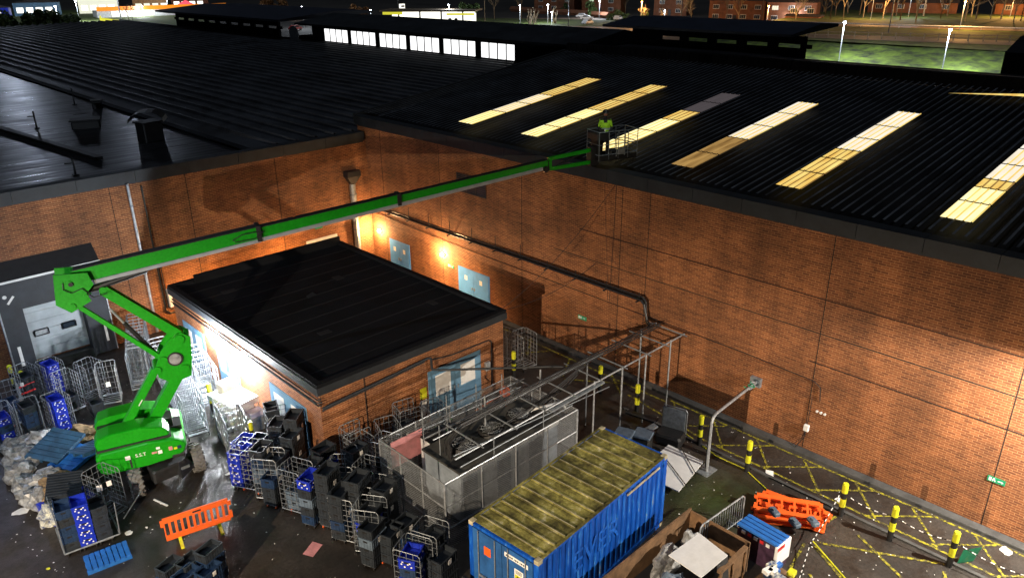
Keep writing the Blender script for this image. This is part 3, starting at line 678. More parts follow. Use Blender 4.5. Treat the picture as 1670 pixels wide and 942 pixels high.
s = MB(); s.quad((0,0,.003),(.5,.1,.003),(.45,.4,.05),(.05,.25,.02)); single('roof_litter', s, M['coping'], 'scrap of pale sheeting lying on the small flat roof', 'litter', (14.5,27.5,3.37))
# ------------------------------------------------------------------ lanterns on the roofs behind
lt = thing('roof_lantern', 'long raised roof lantern with six groups of brightly lit white windows', 'roof lantern', (50,44,7.6))
def Lt(mb,n,m,par=None):
    o = mb.build(n,M[m],par or lt)
    for v in o.data.vertices: v.co -= lt.location
    return o
Lt(MB().box((50.05,44,7.0),(58,86,8.42)),'lower_wall','roof2'); Lt(MB().box((50.05,44,9.84),(58,86,10.1)),'upper_wall','roof2')
grp = [(83.4,78.4),(77.8,73.0),(72.3,67.5),(66.9,62.1),(61.5,56.7),(56.0,51.4)]
prev = 86
for (a,b) in grp+[(44.0,None)]:
    Lt(MB().box((50.05,a,8.422),(50.3,prev,9.838)),'pier','roof2'); prev = b
for (a,b) in grp:
    for k in range(4): Lt(MB().box((50.12,b+(a-b)*k/4+.06,8.46),(50.16,b+(a-b)*(k+1)/4-.06,9.80)),'window','white_emit')
    for k in range(5): Lt(MB().box((50.08,b+(a-b)*k/4-.055,8.423),(50.2,b+(a-b)*k/4+.055,9.837)),'mullion','roof2')
Lt(MB().prism([(48.9,10.12),(48.9,10.32),(54.5,11.25),(60,10.32),(60,10.12)],42.6,88),'roof','roof')
s = MB(); s.bar((49.6,84,8.13),(49.6,52,8.13),.10,.05); single('white_gutter', s, M['steel'], 'thin pale gutter line running below the lit lantern windows', 'gutter')
s = MB(); s.disc((49.0,88.5,8.9),1.1,(1,0,0),.1,9); single('roof_dish', s, M['steel_dull'], 'pale grey fan shaped disc at the left end of the lit lantern', 'disc')
def open_lantern(nm, label, x, ya, yb, zs, ze, zr_, x2, n, mroof='roof', ov=3.5):
    t = thing('roof_canopy', label, 'roof canopy', (x,ya,0))
    def q(mb,n_,m):
        o = mb.build(n_,M[m],t)
        for v in o.data.vertices: v.co -= t.location
    q(MB().box((x,ya,7.0),(x+.3,yb,zs)),'lower_wall','roof2'); q(MB().box((x,ya,ze),(x+.3,yb,zr_)),'upper_wall','roof2')
    for i in range(n+1):
        y = ya+(yb-ya)*i/n; q(MB().box((x+.02,y-.55,zs+.001),(x+.28,y+.55,ze-.001)),'pier','roof2')
    q(MB().prism([(x-1.8,zr_+.002),(x-1.8,zr_+.25),(x+(x2-x)*.5,zr_+.95),(x2,zr_+.8),(x2,zr_+.5)],ya-ov,yb+3),'roof',mroof)
M['roof_b'] = mat('blue_black_roof',(.022,.030,.050),.45,var=.3,scale=.6)
open_lantern('a','dark canopy roof at right with six slot openings showing the lit ground beyond',75,36.4,57.5,8.62,9.0,9.75,83,6,'roof_b',-.6)
open_lantern('b','distant dark canopy roof at upper left with a row of small slot openings',50,94,126,9.30,9.62,10.35,62,9,'roof_b')
s = MB(); s.box((52,38,7.0),(74,60,8.0)); s.box((60,20,6.5),(74,37,7.6)); s.box((55,66,7.2),(70,100,7.9)); s.box((58,40,8.0),(66,46,8.5))
single('low_flat_roofs', s, M['roof2'], 'dark low flat roofs between the lit lantern and the right hand canopy', 'roof')
s = MB(); s.prism([(86,8.4),(90,9.6),(97,9.9),(104,8.6),(104,6),(86,6)],12,22); single('dark_roof', s, M['roof2'], 'dark roof corner at the far right edge beside the grass bank', 'roof')
s = MB(); s.box((66,-30,0),(67,60,8.6)); s.box((55,90,0),(56,160,7.5)); s.box((-40,150,0),(55,151,7.6)); single('rear_walls', s, M['roof2'], 'dark rear walls closing off the warehouses behind', 'wall')

# ------------------------------------------------------------------ far ground
s = MB()
pts = [(136,20,0),(141,95,0),(150,98,2.6),(152,20,2.6)]
n=14
for i in range(n):
    for j in range(4):
        def P(u,v): 
            y = 18+82*u; x = 137+5*math.sin(u*2)+14*v; return (x,y,2.6*v+.25*math.sin(u*40+v*9)*(1 if 0<v<1 else 0)+.02)
        s.quad(P(i/n,j/4),P(i/n,(j+1)/4),P((i+1)/n,(j+1)/4),P((i+1)/n,j/4))
s.quad((152,100,2.62),(152,18,2.62),(262,-20,2.62),(262,118,2.62))
o = struct('grass_bank', s, M['grass'])
struct('far_path', MB().quad((156,76,2.66),(166,30,2.66),(176,28,2.66),(166,80,2.66)), M['road'])
struct('far_road', MB().quad((188,100,2.66),(206,20,2.66),(216,20,2.66),(200,104,2.66)), M['road'])
struct('near_car_park', MB().quad((118,140,.02),(190,110,.02),(215,185,.02),(140,260,.02)), M['road'])
struct('lawn_strip', MB().quad((160,204,.05),(185,150,.05),(212,165,.05),(190,215,.05)), M['grass'])
struct('playing_field', MB().quad((58,262,.03),(118,262,.03),(150,400,.03),(60,430,.03)), M['grass'])
t = thing('rail_fence', 'dark post and rail fence along the top of the grass bank', 'fence', (0,0,0))
fp = [(157,80),(158,75),(160.5,68),(163,61),(165.5,54),(168,47),(170,41),(172,34)]
for z in (3.2,3.75): 
    q = MB(); q.tube([(x,y,z) for x,y in fp],.12,4); q.build('rail',M['bark'],t)
for i in range(22):
    u = i/21*(len(fp)-1); k=min(int(u),len(fp)-2); f=u-k; x=fp[k][0]*(1-f)+fp[k+1][0]*f; y=fp[k][1]*(1-f)+fp[k+1][1]*f
    MB().bar((x,y,2.6),(x,y,3.95),.2,n=5).build('post',M['bark'],t)
t = thing('roadside_rail', 'pale guard rail along the far road at right', 'fence', (0,0,0))
MB().tube([(186,104,3.3),(196,60,3.3),(206,16,3.3)],.25,4).build('rail',M['white_frame'],t)
for k in range(12): MB().bar((186+20*k/11,104-88*k/11,2.6),(186+20*k/11,104-88*k/11,3.3),.15,n=5).build('post',M['white_frame'],t)

M['mast'] = glow('added_mast_lamps',(.6,.72,1),95,var=0)  # glow for the added masts, above the frame
# ------------------------------------------------------------------ street lamps
def street_lamp(x,y,h,label,power=900,amber=False,base=0,r=.28):
    t = thing('street_lamp', label, 'street lamp', (x,y,base), 0, 'distant lit street lamps')
    MB().tube([(0,0,0),(0,0,h)],.16,8).build('post',M['steel'],t)
    s = MB(); s.cbox((-.35,-.2,h),(.35,.2,h+.12),.04); s.build('lamp_head',M['dark'],t)
    bm = bmesh.new(); bmesh.ops.create_uvsphere(bm,u_segments=10,v_segments=6,radius=r); me = D.meshes.new('lamp_lens'); bm.to_mesh(me); bm.free(); me.materials.append(M['lamp_amber' if amber else 'lamp_far'])
    o = D.objects.new('lamp_lens',me); COL.objects.link(o); o.parent = t; o.location = (-.1,-.1,h-.12)
    l = lamp('POINT',(-.6,-.6,h-.4),power,(1,.5,.15) if amber else (.85,.92,1),size=.3); l.parent = t
SL_ = [(124.9,219,6.1,700,0,0,'tall white street lamp left of the lit lantern, leftmost of the pair'),(134.5,223.8,3.7,700,0,0,'lower white street lamp left of the lit lantern'),(162.2,238.2,3.2,300,0,0,'small white lamp left of the bright shop'),
 (168.7,203.4,5.4,800,0,0,'white street lamp in front of the bright shop'),(176.7,179,5.6,1500,0,0,'white street lamp beside the pale car park sculptures'),(169.6,158.9,4.5,1500,0,0,'white street lamp standing over the car park kerb'),
 (215.2,179.5,5.5,1500,0,0,'white street lamp in front of the brick house'),(220.4,156.3,3.0,1300,0,0,'white street lamp left of the dark brick terrace'),(141.5,62.1,6.9,3200,0,0,'white street lamp at the left end of the grass bank'),(138.9,43.9,6.6,3800,0,0,'white street lamp at the right end of the grass bank'),
 (250.4,64.8,6.0,3500,1,2.6,'amber street lamp among bare trees at the far right'),(234.2,85.3,7.0,1500,0,2.6,'small white street lamp among the bare trees'),(78.7,294.8,6.0,6000,0,0,'glaring white floodlight post above the hedge at upper left'),(90.8,314.8,6.8,4000,0,0,'white lamp post beyond the glaring one at upper left'),
 (116.3,323.4,4.0,2500,0,0,'white lamp over the orange fascia, left one'),(137.7,353.5,6.0,4000,0,0,'white lamp beside the red lit building at top left'),(221,90,7.5,2200,1,2.6,'amber lamp in the middle of the bare tree row'),(206,112,6,1500,1,0,'amber lamp in front of the shelter and bare tree'),(196,60,6,1800,1,2.6,'amber lamp beside the far road rail'),(186,176,5.5,1500,0,0,'white lamp between the car park sculptures'),(237,200,5.5,2500,1,0,'amber lamp on the wall of the warm brick houses'),(226.5,115.3,2.6,900,0,0,'low white lamp by the small shelter'),(229,128,3.0,900,1,0,'amber lamp in front of the dark brick terrace'),(200.2,150.5,6.5,1800,1,0,'amber lamp under the orange lit bare tree')]
for (x,y,h,pw,am,bs,lb) in SL_: street_lamp(x,y,h,lb,pw*(4 if x<150 and y<70 else 5 if am else 3),bool(am),bs,r=.24 if pw>3000 else .2)
for (x,y,h,lb) in [(160.3,219.2,15,'tall dark pole left of the bright shop'),(167.4,150.5,15,'tall dark pole in front of the car park'),(177.7,68.2,9,'dark leaning pole beyond the fence on the bank'),(199.8,110.2,9,'thin pale pole behind the right hand canopy'),(206,140,16,'tall thin pole in front of the dark terrace'),(172,190,13,'tall thin pole right of the bright shop')]:
    s = MB(); s.bar((0,0,0),(.2 if 'leaning' in lb else 0,0,h),.22,n=6); s.box((-.25,-.25,0),(.25,.25,.1)); single('pole', s, M['dark'] if 'dark' in lb else M['bark'], lb, 'pole', (x,y,0))

for (x,y,h,lb) in [(63,300,34,'added mast for wet roof sheen, beyond the hedge at the top left corner'),(106,318,33,'added mast for wet roof sheen, beyond the playing field at top left')]:  # masts added so their lamps reflect in the wet flat roof
    t = thing('added_light_mast', lb, 'added floodlight mast', (x,y,0)); MB().bar((0,0,0),(0,0,h),.5,n=8).build('mast',M['steel'],t); MB().box((-3,-.3,h),(3,.3,h+.3)).build('crossbar',M['steel'],t)
    MB().box((-2.8,-.5,h+.35),(2.8,-.3,h+2.2)).build('lamp_bank',M['mast'],t); l = lamp('POINT',(-1,-3,h-1),9000,(.8,.88,1),size=1.5); l.parent = t
# ------------------------------------------------------------------ shop, fascia, coloured blocks
t = thing('petrol_station', 'brightly lit white and yellow petrol station shop beyond the roofs', 'petrol station', (155.2,215.9,0), math.atan2(195.2-215.9,171.3-155.2))
Ln_ = 26.0
MB().box((0,0,0),(Ln_,8,3.2)).build('wall',M['shop_white'],t); MB().box((-3,-4,3.6),(Ln_+2,9,4.1)).build('canopy',M['bark'],t)
MB().box((-3,-.4,2.6),(3.5,-.1,3.5)).build('fascia',M['shop_yellow'],t); MB().box((18,-.4,2.4),(Ln_+1,-.1,3.0)).build('fascia',M['shop_yellow'],t)
for x in (2,9,16,23): MB().box((x,-.3,0),(x+.5,-.05,3.5)).build('column',M['c_grey'],t)
for x in (12,19,21): MB().cbox((x,-2.5,0),(x+.9,-1.8,1.6),.05).build('pump',M['dark'],t)
t = thing('totem_sign', 'tall lit pink and white totem sign in front of the petrol station', 'sign', (163.5,221.5,0))
MB().cbox((-.9,-.4,0),(.9,.4,5.4),.05).build('panel',M['shop_white'],t)
for z in (4.4,3.3,2.2): MB().box((-.7,-.43,z),(.7,-.402,z+.6)).build('price_panel',M['purple'],t)
t = thing('fascia_building', 'long low building with a glowing orange fascia at upper left', 'building', (101.8,329.8,0), math.atan2(-7.8,47.2))
MB().box((0,.5,0),(48,12,2.4)).build('wall',M['white_frame'],t); MB().box((0,0,2.45),(48,.4,3.9)).build('fascia',M['neon_orange'],t); MB().box((5,.3,.4),(20,.48,2.2)).build('window',M['shop_white'],t)
CB = [((60,345,0),(16,6,4.5),'c_blue','blue play building at the top left corner','h_x'),((84,372,0),(16,8,5),'door_blue','pale blue building beyond the playing field',''),((108,372,0),(15,8,6),'win','pale lit hall behind the orange fascia',''),((130,372,0),(14,8,6),'leaf_o','ochre building behind the orange fascia',''),((150,380,0),(16,8,7),'h_brick','red lit building with glowing front at top left','')]
for i,(loc,sz,m_,lb,_) in enumerate(CB):
    t = thing('park_building', lb, 'building', loc, R(-20)); MB().box((0,0,0),sz).build('wall',M['win_lit'] if m_=='win' else M[m_],t)
    MB().prism([(-.5,sz[2]+.02),(sz[0]/2,sz[2]+1.6),(sz[0]+.5,sz[2]+.02)],-.5,sz[1]+.5).build('roof',M['h_roof'],t)
    for k in range(4): MB().box((1+k*3.4,-.08,1.2),(3.4+k*3.4,-.01,3.2)).build('window',[M['win_lit'],M['shop_white'],M['shop_white'],M['win_lit'],M['shop_white']][i],t)
M['red_glow'] = glow('red_glow',(1,.08,.12),1.2); s = MB(); s.box((0,0,0),(9,1,2.4)); s.prism([(1,2.4),(4.5,4.2),(8,2.4)],.1,.9); single('lit_ride', s, M['red_glow'], 'red glowing fairground stall near the white lamp at top left', 'stall', (146,366,0), R(-20))
for (x,y,m_,sx,lb) in [(72,292,'red',5,'red slide on the playing field at top left'),(80,290,'yellow',5,'yellow slide on the playing field at top left'),(93,300,'shop_yellow',6,'small yellow hut beyond the glaring floodlight'),(62,300,'white',7,'white fence panels at the top left edge')]:
    s = MB(); s.prism([(0,0),(sx,0),(sx,.6),(.6,1.5),(0,1.5)],0,1.4); s.box((.1,.1,1.5),(.5,1.3,2.2)); single('play_equipment', s, M[m_], lb, 'play equipment', (x,y,0), R(-20))
for i,(x,y,lb) in enumerate([(176,172,'pale branching sculpture in the car park, leftmost'),(186,173,'pale branching sculpture in the car park, middle'),(170,168,'small pale branching frame in the car park')]):
    s = MB(); random.seed(i)
    for k in range(7): a=random.random()*6; p=Vector((math.cos(a)*.6,math.sin(a)*.6,0)); q=Vector((math.cos(a+2)*.9,math.sin(a+2)*.9,random.uniform(2,4))); s.bar(p,q,.22,n=5); s.bar(q,q+Vector((random.uniform(-.8,.8),random.uniform(-.8,.8),1.2)),.15,n=5)
    single('sculpture', s, M['bark_pale'], lb, 'sculpture', (x,y,0))

# ------------------------------------------------------------------ houses
def house(x,y,rz,L,Dp,h,label,nwin,wm,lit=(),roofh=2.6,bm='h_brick'):
    t = thing('brick_house', label, 'house', (x,y,0), rz)
    MB().box((0,0,0),(L,Dp,h)).build('wall',M[bm],t)
    MB().add([(-.4,-.4,h+.01),(L+.4,-.4,h+.01),(L+.4,Dp+.4,h+.01),(-.4,Dp+.4,h+.01),(-.4,Dp/2,h+roofh),(L+.4,Dp/2,h+roofh)],[(0,1,5,4),(2,3,4,5),(0,4,3),(1,2,5),(0,3,2,1)]).build('roof',M['h_roof'],t)
    MB().box((L*.2,Dp*.4,h+roofh*.6),(L*.2+.8,Dp*.6,h+roofh+1)).build('chimney',M[bm],t)
    for fl in range(2):
        for k in range(nwin):
            a = L*(k+.5)/nwin; z = 1.0+fl*2.8; o = MB().box((a-.95,-.09,z),(a+.95,-.01,z+1.3)).build('window',M['white_frame'],t)
            for q in range(3): MB().box((a-.85+q*.58,-.12,z+.12),(a-.85+q*.58+.5,-.092,z+1.18)).build('pane',M['win_lit'] if (fl,k) in lit else M['glass_dark'],o)
    MB().box((L*.45,-.10,0),(L*.45+.95,-.02,2.05)).build('door',M['dark'],t)
RH = math.atan2(-18,13)
house(231,226,math.atan2(-18,6),17,8,5.6,'brick house lit warmly beyond the car park, leftmost',3,1,bm='h_brick'); house(233,203,math.atan2(-16,7),15,8,5.6,'brick house with one lit window and amber glow on its wall',2,1,lit=((1,0),))
house(222.4,141,math.atan2(-16,5),17,8,6.2,'dark brick terrace with a row of white framed windows',4,1,lit=()); house(225.5,123,math.atan2(-16,5),14,8,6,'dark brick house with one small lit window right of the terrace',3,1,lit=((1,0),))
house(214,111,math.atan2(-10,2),9,6,3.0,'low brick shelter with a pale flat top beside the bare tree',2,1,lit=((0,1),),roofh=.5); house(240,175,math.atan2(-16,5),12,8,6,'dim house between the amber tree and the terrace',2,1)
house(252,104,math.atan2(-16,5),24,9,5.5,'dim long house behind the row of bare trees',4,1); house(262,72,math.atan2(-16,5),20,9,5.5,'dim house at the far right behind the bare trees',3,1)
# boundary wall
s = MB(); s.tube([(228,236,1.0),(223,215,1.0),(222,196,1.0),(216,176,1.0)],2.0,4); s.tube([(214,142,.8),(212,125,.8),(205,112,.8)],1.4,4); single('garden_wall', s, M['h_brick'], 'low brick garden wall in front of the distant houses', 'wall')

# ------------------------------------------------------------------ cars
def car(x,y,rz,m,label):
    t = thing('parked_car', label, 'car', (x,y,0), rz, 'distant parked cars')
    prof = [(-2.1,.35),(-2.15,.8),(-1.6,.95),(-1.1,1.42),(.5,1.45),(1.1,.98),(1.95,.85),(2.1,.6),(2.05,.35)]
    MB().prism(prof,-.85,.85).build('body',M[m],t)
    MB().prism([(-1.45,.98),(-1.02,1.36),(.42,1.38),(.92,.99)],-.865,.865).build('window',M['glass_dark'],t)
    for a in (-1.3,1.3):
        for b in (-.8,.8): MB().disc((a,b,.32),.32,(0,1,0),.2,12).build('wheel',M['tyre'],t)
for (x,y,r_,m_,lb) in [(214,186,-60,'car_white','white car by the brick houses, left one'),(206,177,-60,'car_white','white car on the grass verge beyond the car park'),(211,168,20,'car_white','white van like car below the amber lit house'),(207,160,30,'car_dark','dark car beside the white one by the houses'),(190,163,10,'car_white','pale car near the right hand canopy'),(142,222,40,'car_white','pale car behind the two left street lamps'),(150,232,40,'car_white','second pale car behind the left street lamps'),(118,212,20,'red','red car beneath the left street lamp'),(214,120,100,'car_dark','dark car in front of the shelter')]: car(x,y,R(r_),m_,lb)

# ------------------------------------------------------------------ trees
def tree_mesh(seed, h, m, spread=.5, depth=4, lean=.05):
    rnd = random.Random(seed); mb = MB()
    def br(p, d, ln, w_, k):
        q = p+d*ln; 
        mb.bar(p,q,w_,n=4 if k<3 else 3)
        if k == 0: return
        for i in range(3 if k>1 else 4):
            a = rnd.uniform(0,6.28); t_ = rnd.uniform(.25,spread+.3)
            side = Vector((math.cos(a),math.sin(a),.15)); nd = (d*(1-t_*.5)+side*t_).normalized()
            br(p+d*ln*rnd.uniform(.55,1), nd, ln*rnd.uniform(.6,.8), w_*.6, k-1)
    br(Vector((0,0,0)), Vector((rnd.uniform(-lean,lean),rnd.uniform(-lean,lean),1)).normalized(), h*.38, h*.028, depth)
    return mb
def leaves(seed, r, n, m, squash=.8, sz=.35, z=0):
    rnd = random.Random(seed); mb = MB()
    cl = [(Vector((rnd.gauss(0,.55),rnd.gauss(0,.55),rnd.gauss(0,.5)*squash))*r, rnd.uniform(.25,.55)*r) for _ in range(9)]
    for i in range(n):
        c,rr = rnd.choice(cl); v = Vector((rnd.gauss(0,1),rnd.gauss(0,1),rnd.gauss(0,1))).normalized()*rr*rnd.random()**.4+c+Vector((0,0,z))
        a = Vector((rnd.uniform(-1,1),rnd.uniform(-1,1),rnd.uniform(-1,1))).normalized()*sz; b = a.cross(Vector((rnd.uniform(-1,1),rnd.uniform(-1,1),rnd.uniform(-1,1)))).normalized()*sz*.7
        mb.quad(v-a,v-b,v+a,v+b)
    return mb
TM = [(tree_mesh(s_,9,None,sp_).mesh('bare_crown',M['bark']),tree_mesh(s_+50,9,None,sp_).mesh('bare_crown',M['bark_pale'])) for s_,sp_ in ((1,.45),(2,.6),(3,.35),(4,.55))]
BT = [(200.2,148.9,.75,1,'bare tree lit orange by the amber lamp near the canopy'),(204,146,.6,1,'smaller orange lit bare tree beside the amber lamp'),(216.1,146.9,.95,1,'pale bare tree left of the dark terrace'),(213,141,.9,1,'pale slender bare tree close to the terrace wall'),(219.7,132.8,1.2,0,'tall bare tree in front of the terrace windows'),
 (209.3,105.5,1.3,1,'broad bare tree beside the small shelter'),(214,98,1.2,0,'bare tree right of the small shelter'),(229.1,103.5,1.1,0,'first bare tree in the row behind the far road'),(226.8,94.5,1.2,1,'second bare tree in the row behind the far road'),(221.9,82.7,1.3,0,'bare tree by the small white lamp'),(214.2,76,1.3,1,'pale bare tree in front of the road rail'),(232.5,76.4,1.2,0,'bare tree in the middle of the far row'),
 (243.3,73.8,1.3,0,'bare tree left of the amber lamp'),(238,66,1.3,1,'pale bare tree close to the amber lamp'),(228,58,1.2,1,'slim pale bare tree by the far road'),(224,88,1.3,1,'pale bare tree, third behind the far road'),(231,82,1.4,1,'forked pale bare tree behind the road rail'),(220,97,1.2,1,'pale bare tree beside the shelter'),(208,122,1.2,0,'bare tree in front of the small lit window'),(246,60,1.2,1,'bare tree glowing right of the amber lamp'),(236,56,1.3,1,'rightmost bare tree at the far right edge'),(238,90,1.3,0,'dark bare tree deep behind the row'),(246,96,1.3,0,'dark bare tree beside the dim long house'),(225,68,1.1,1,'pale bare tree near the right of the far road'),
 (95.8,280,.9,0,'bare bush like tree in front of the orange fascia'),(98,283,.8,0,'second bare tree in front of the orange fascia'),(235,168,1.1,0,'dark bare tree left of the dim house'),(243,190,1.2,0,'dark bare tree between the two warm houses'),(190,205,1.1,0,'dark bare tree right of the petrol station'),(196,198,1.2,0,'second dark bare tree right of the petrol station')]
random.seed(31)
for k in range(16):
    BT.append((random.uniform(232,258),48+k*5.2,random.uniform(1.2,1.8),k%2,f'{"pale" if k%2 else "dark"} bare tree of the far wood, {["first","second","third","fourth","fifth","sixth","seventh","eighth"][k//2]} {"pale" if k%2 else "dark"} one from the right'))
for i,(x,y,sc,pale,lb) in enumerate(BT):
    t = thing('bare_tree', lb, 'tree', (x,y,2.6 if x>210 and y<105 else 0), i*1.3, 'bare winter trees in the distance')
    o = D.objects.new('branches', TM[i%4][pale]); COL.objects.link(o); o.parent = t; o.scale = (sc,sc,sc)
def leafy(x,y,r,h,m,lb,n=1500,sz=.35,cat='tree'):
    t = thing('leafy_tree' if cat=='tree' else 'bush', lb, cat, (x,y,0)); MB().bar((0,0,0),(.1,.1,h),.3,n=6).build('trunk',M['bark'],t); leaves(int(x*10),r,n,m,z=h+r*.35,sz=sz).build('crown',M[m],t)
leafy(174,201,3.2,2.6,'leaf','green leafy tree at the right end of the petrol station',2600,.3)
leafy(147,226.5,3.0,1.0,'leaf_o','rust coloured bushy tree left of the lit lantern roof',1800,.3); leafy(151,222,2.4,.8,'leaf_o','rust coloured bush nearer the petrol station',1200,.3,'bush')
leafy(165,312,4.5,2,'leaf_o','yellowish tree glowing above the left canopy roof',1600,.45)
for i,(x,y,r_,lb) in enumerate([(52,240,5.0,'dense hedge tree at the top left edge'),(56,238,4.5,'dense hedge tree, second from the left edge'),(60.5,238,4.5,'dense hedge tree in the middle of the left clump'),(65,241,4.5,'dense hedge tree at the right end of the left clump'),(57,230,3.4,'low hedge bush in front of the left clump')]): leafy(x,y,r_,1.2,'leaf',lb,2600,.42)
for i,(x,y,r_,lb) in enumerate([(222,190,3,'low hedge behind the white cars'),(214,170,3,'hedge below the amber lit house'),(208,155,3,'hedge left of the terrace'),(236,213,3,'hedge between the warm brick houses')]): leafy(x,y,r_,.2,'leaf',lb,900,.4,'bush')

M['rail_grey'] = mat('pale_grey_rail',(.34,.37,.40),.5,var=.15)
# ------------------------------------------------------------------ boom lift
RZ = math.atan2(-5.6, 17.55)
bl = thing('boom_lift', 'bright green articulated boom lift with its long boom raised over the small building', 'boom lift', (6.65,24.9,0), RZ)
CH = Matrix.Rotation(-RZ, 4, 'Z')      # chassis stays square to the yard
def Bp(mb, n, m, par=bl, lab=None): return mb.build(n, m, par, lab)
c = MB(); c.cbox((-.55,-1.35,.42),(.55,1.7,.86),.06,T=CH)
c.box((-.9,-.95,.42),(.9,-.70,.66),T=CH); c.box((-.9,1.35,.42),(.9,1.6,.66),T=CH)
c.add([(.2,-1.75,.45),(.85,-1.3,.45),(.85,-.6,.50),(.2,-.6,.50),(.3,-1.35,.85),(.6,-1.2,.85),(.6,-.6,.85),(.3,-.6,.85)],[(0,1,5,4),(1,2,6,5),(3,0,4,7),(4,5,6,7),(2,3,7,6),(0,3,2,1)],T=CH)
Bp(c, 'chassis', M['dark'])
s = MB(); s.box((.30,-1.52,.64),(.58,-1.5,.74),T=CH); Bp(s, 'decal', M['steel_dull'])
Bp(MB().disc((0,0,.92),.62,(0,0,1),.14,28), 'slew_ring', M['black'])
def wheel(x, y, steer=0):
    T = CH @ TR(x, y, .5, rz=steer)
    t = MB(); n = 32; ra = [(.34,-.16),(.44,-.19),(.49,-.15),(.50,0),(.49,.15),(.44,.19),(.34,.16)]
    vs = []; fs = []
    for i in range(n):
        a = 2*math.pi*i/n
        for (r,yy) in ra: vs.append((yy, r*math.cos(a), r*math.sin(a)))
    k = len(ra)
    for i in range(n):
        j2 = (i+1)%n
        for q in range(k-1): fs.append((i*k+q, i*k+q+1, j2*k+q+1, j2*k+q))
    t.add(vs, fs, 0, T)
    for i in range(18):                      # chevron lugs
        for sgn in (-1,1):
            a = 2*math.pi*(i+(.5 if sgn>0 else 0))/18; b = a+.24
            t.bar((.01*sgn,.505*math.cos(b),.505*math.sin(b)),(.19*sgn,.475*math.cos(a),.475*math.sin(a)),.055,.06,T=T,up=(0,math.cos(a),math.sin(a)))
    o = Bp(t, 'wheel', M['tyre'])
    h = MB(); h.disc((0,0,0),.34,(1,0,0),.22,20,T=T); h.disc((-.12 if x<0 else .12,0,0),.13,(1,0,0),.1,12,T=T)
    h.build('rim', M['green_d'], o); return o
for (x,y,sg) in [(-1.0,-.90,R(-9)),(1.05,-.90,R(-9)),(-1.0,1.48,0),(1.05,1.48,0)]: wheel(x,y,sg)
c = MB(); c.bar((-1.0,-.9,.5),(1.05,-.9,.5),.13,T=CH); c.bar((-1.0,1.48,.5),(1.05,1.48,.5),.13,T=CH); Bp(c, 'axle', M['dark'])
# turntable cowling, rounded nose and tail
def cowl(poly, y0, y1, ins, mi=0, mb=None):
    """profile in xz, full section in the middle and pulled in at both sides"""
    mb = mb or MB(); k = len(poly); cx = sum(p[0] for p in poly)/k; cz = sum(p[1] for p in poly)/k
    st = [(y0,.95,.90),(y0+ins*.35,.985,.97),(y0+ins*.9,1,1),(y1-ins*.3,1,1),(y1,1,.98)] if y0 < 0 else [(y0,1,.98),(y0+ins*.3,1,1),(y1-ins*.9,1,1),(y1-ins*.35,.985,.97),(y1,.95,.90)]
    vs = []; fs = []
    for (y,sx,sz) in st: vs += [(cx+(x-cx)*sx, y, cz+(z-cz)*sz) for x,z in poly]
    for s_ in range(len(st)-1):
        for i in range(k): j2=(i+1)%k; fs.append((s_*k+i, s_*k+j2, (s_+1)*k+j2, (s_+1)*k+i))
    fs += [tuple(range(k)), tuple(range((len(st)-1)*k, len(st)*k))[::-1]]
    return mb.add(vs, fs, mi)
low = [(-1.62,1.10),(-1.45,.98),(-.2,.96),(.75,1.06),(.98,1.20),(1.06,1.40),(1.0,1.60),(.72,1.74),(-.1,1.84),(-1.5,1.80),(-1.66,1.62),(-1.68,1.30)]
Bp(cowl(low,-1.12,-.05,.14), 'engine_cowl', M['green']); Bp(cowl(low,-.03,1.12,.14), 'tank_cowl', M['green'])
top = [(-1.58,1.86),(-1.62,2.05),(-1.50,2.28),(-1.15,2.36),(-.2,2.38),(.45,2.20),(.62,2.02),(.60,1.87)]
Bp(cowl(top,-.98,-.30,.14), 'upper_cowl', M['green']); Bp(cowl(top,.30,.98,.14), 'upper_cowl', M['green'])
c = MB(); c.box((-1.5,-.33,1.0),(1.0,.33,1.78)); c.box((-1.55,-.28,1.79),(.75,.28,2.1)); c.box((-1.6,-1.0,1.80),(.65,1.0,1.875)); Bp(c, 'turret', M['dark'])
c = MB(); c.cbox((.55,-1.14,1.06),(.95,-1.06,1.16),.02); c.box((-1.2,-1.115,1.05),(-.5,-1.075,1.12)); c.box((-.72,-1.125,1.06),(-.66,-1.08,1.4)); Bp(c, 'grille', M['dark'])
for (x,z,w_,h_,m_) in [(-.75,1.46,.15,.14,'paper'),(.05,1.42,.16,.07,'pink'),(.22,1.40,.13,.13,'paper'),(.18,1.56,.12,.08,'paper'),(.55,1.44,.12,.14,'pink'),(.70,1.40,.10,.08,'yellow'),(.82,1.42,.12,.12,'c_navy')]:
    s = MB(); s.box((x-w_/2,-1.128,z-h_/2),(x+w_/2,-1.122,z+h_/2)); Bp(s, 'sticker', M[m_])
lettering('S.S.T', .17, M['paper'], bl, Matrix.Translation((-.36,-1.124,1.46)) @ Matrix.Rotation(R(90),4,'X'), 'lettering', .004)
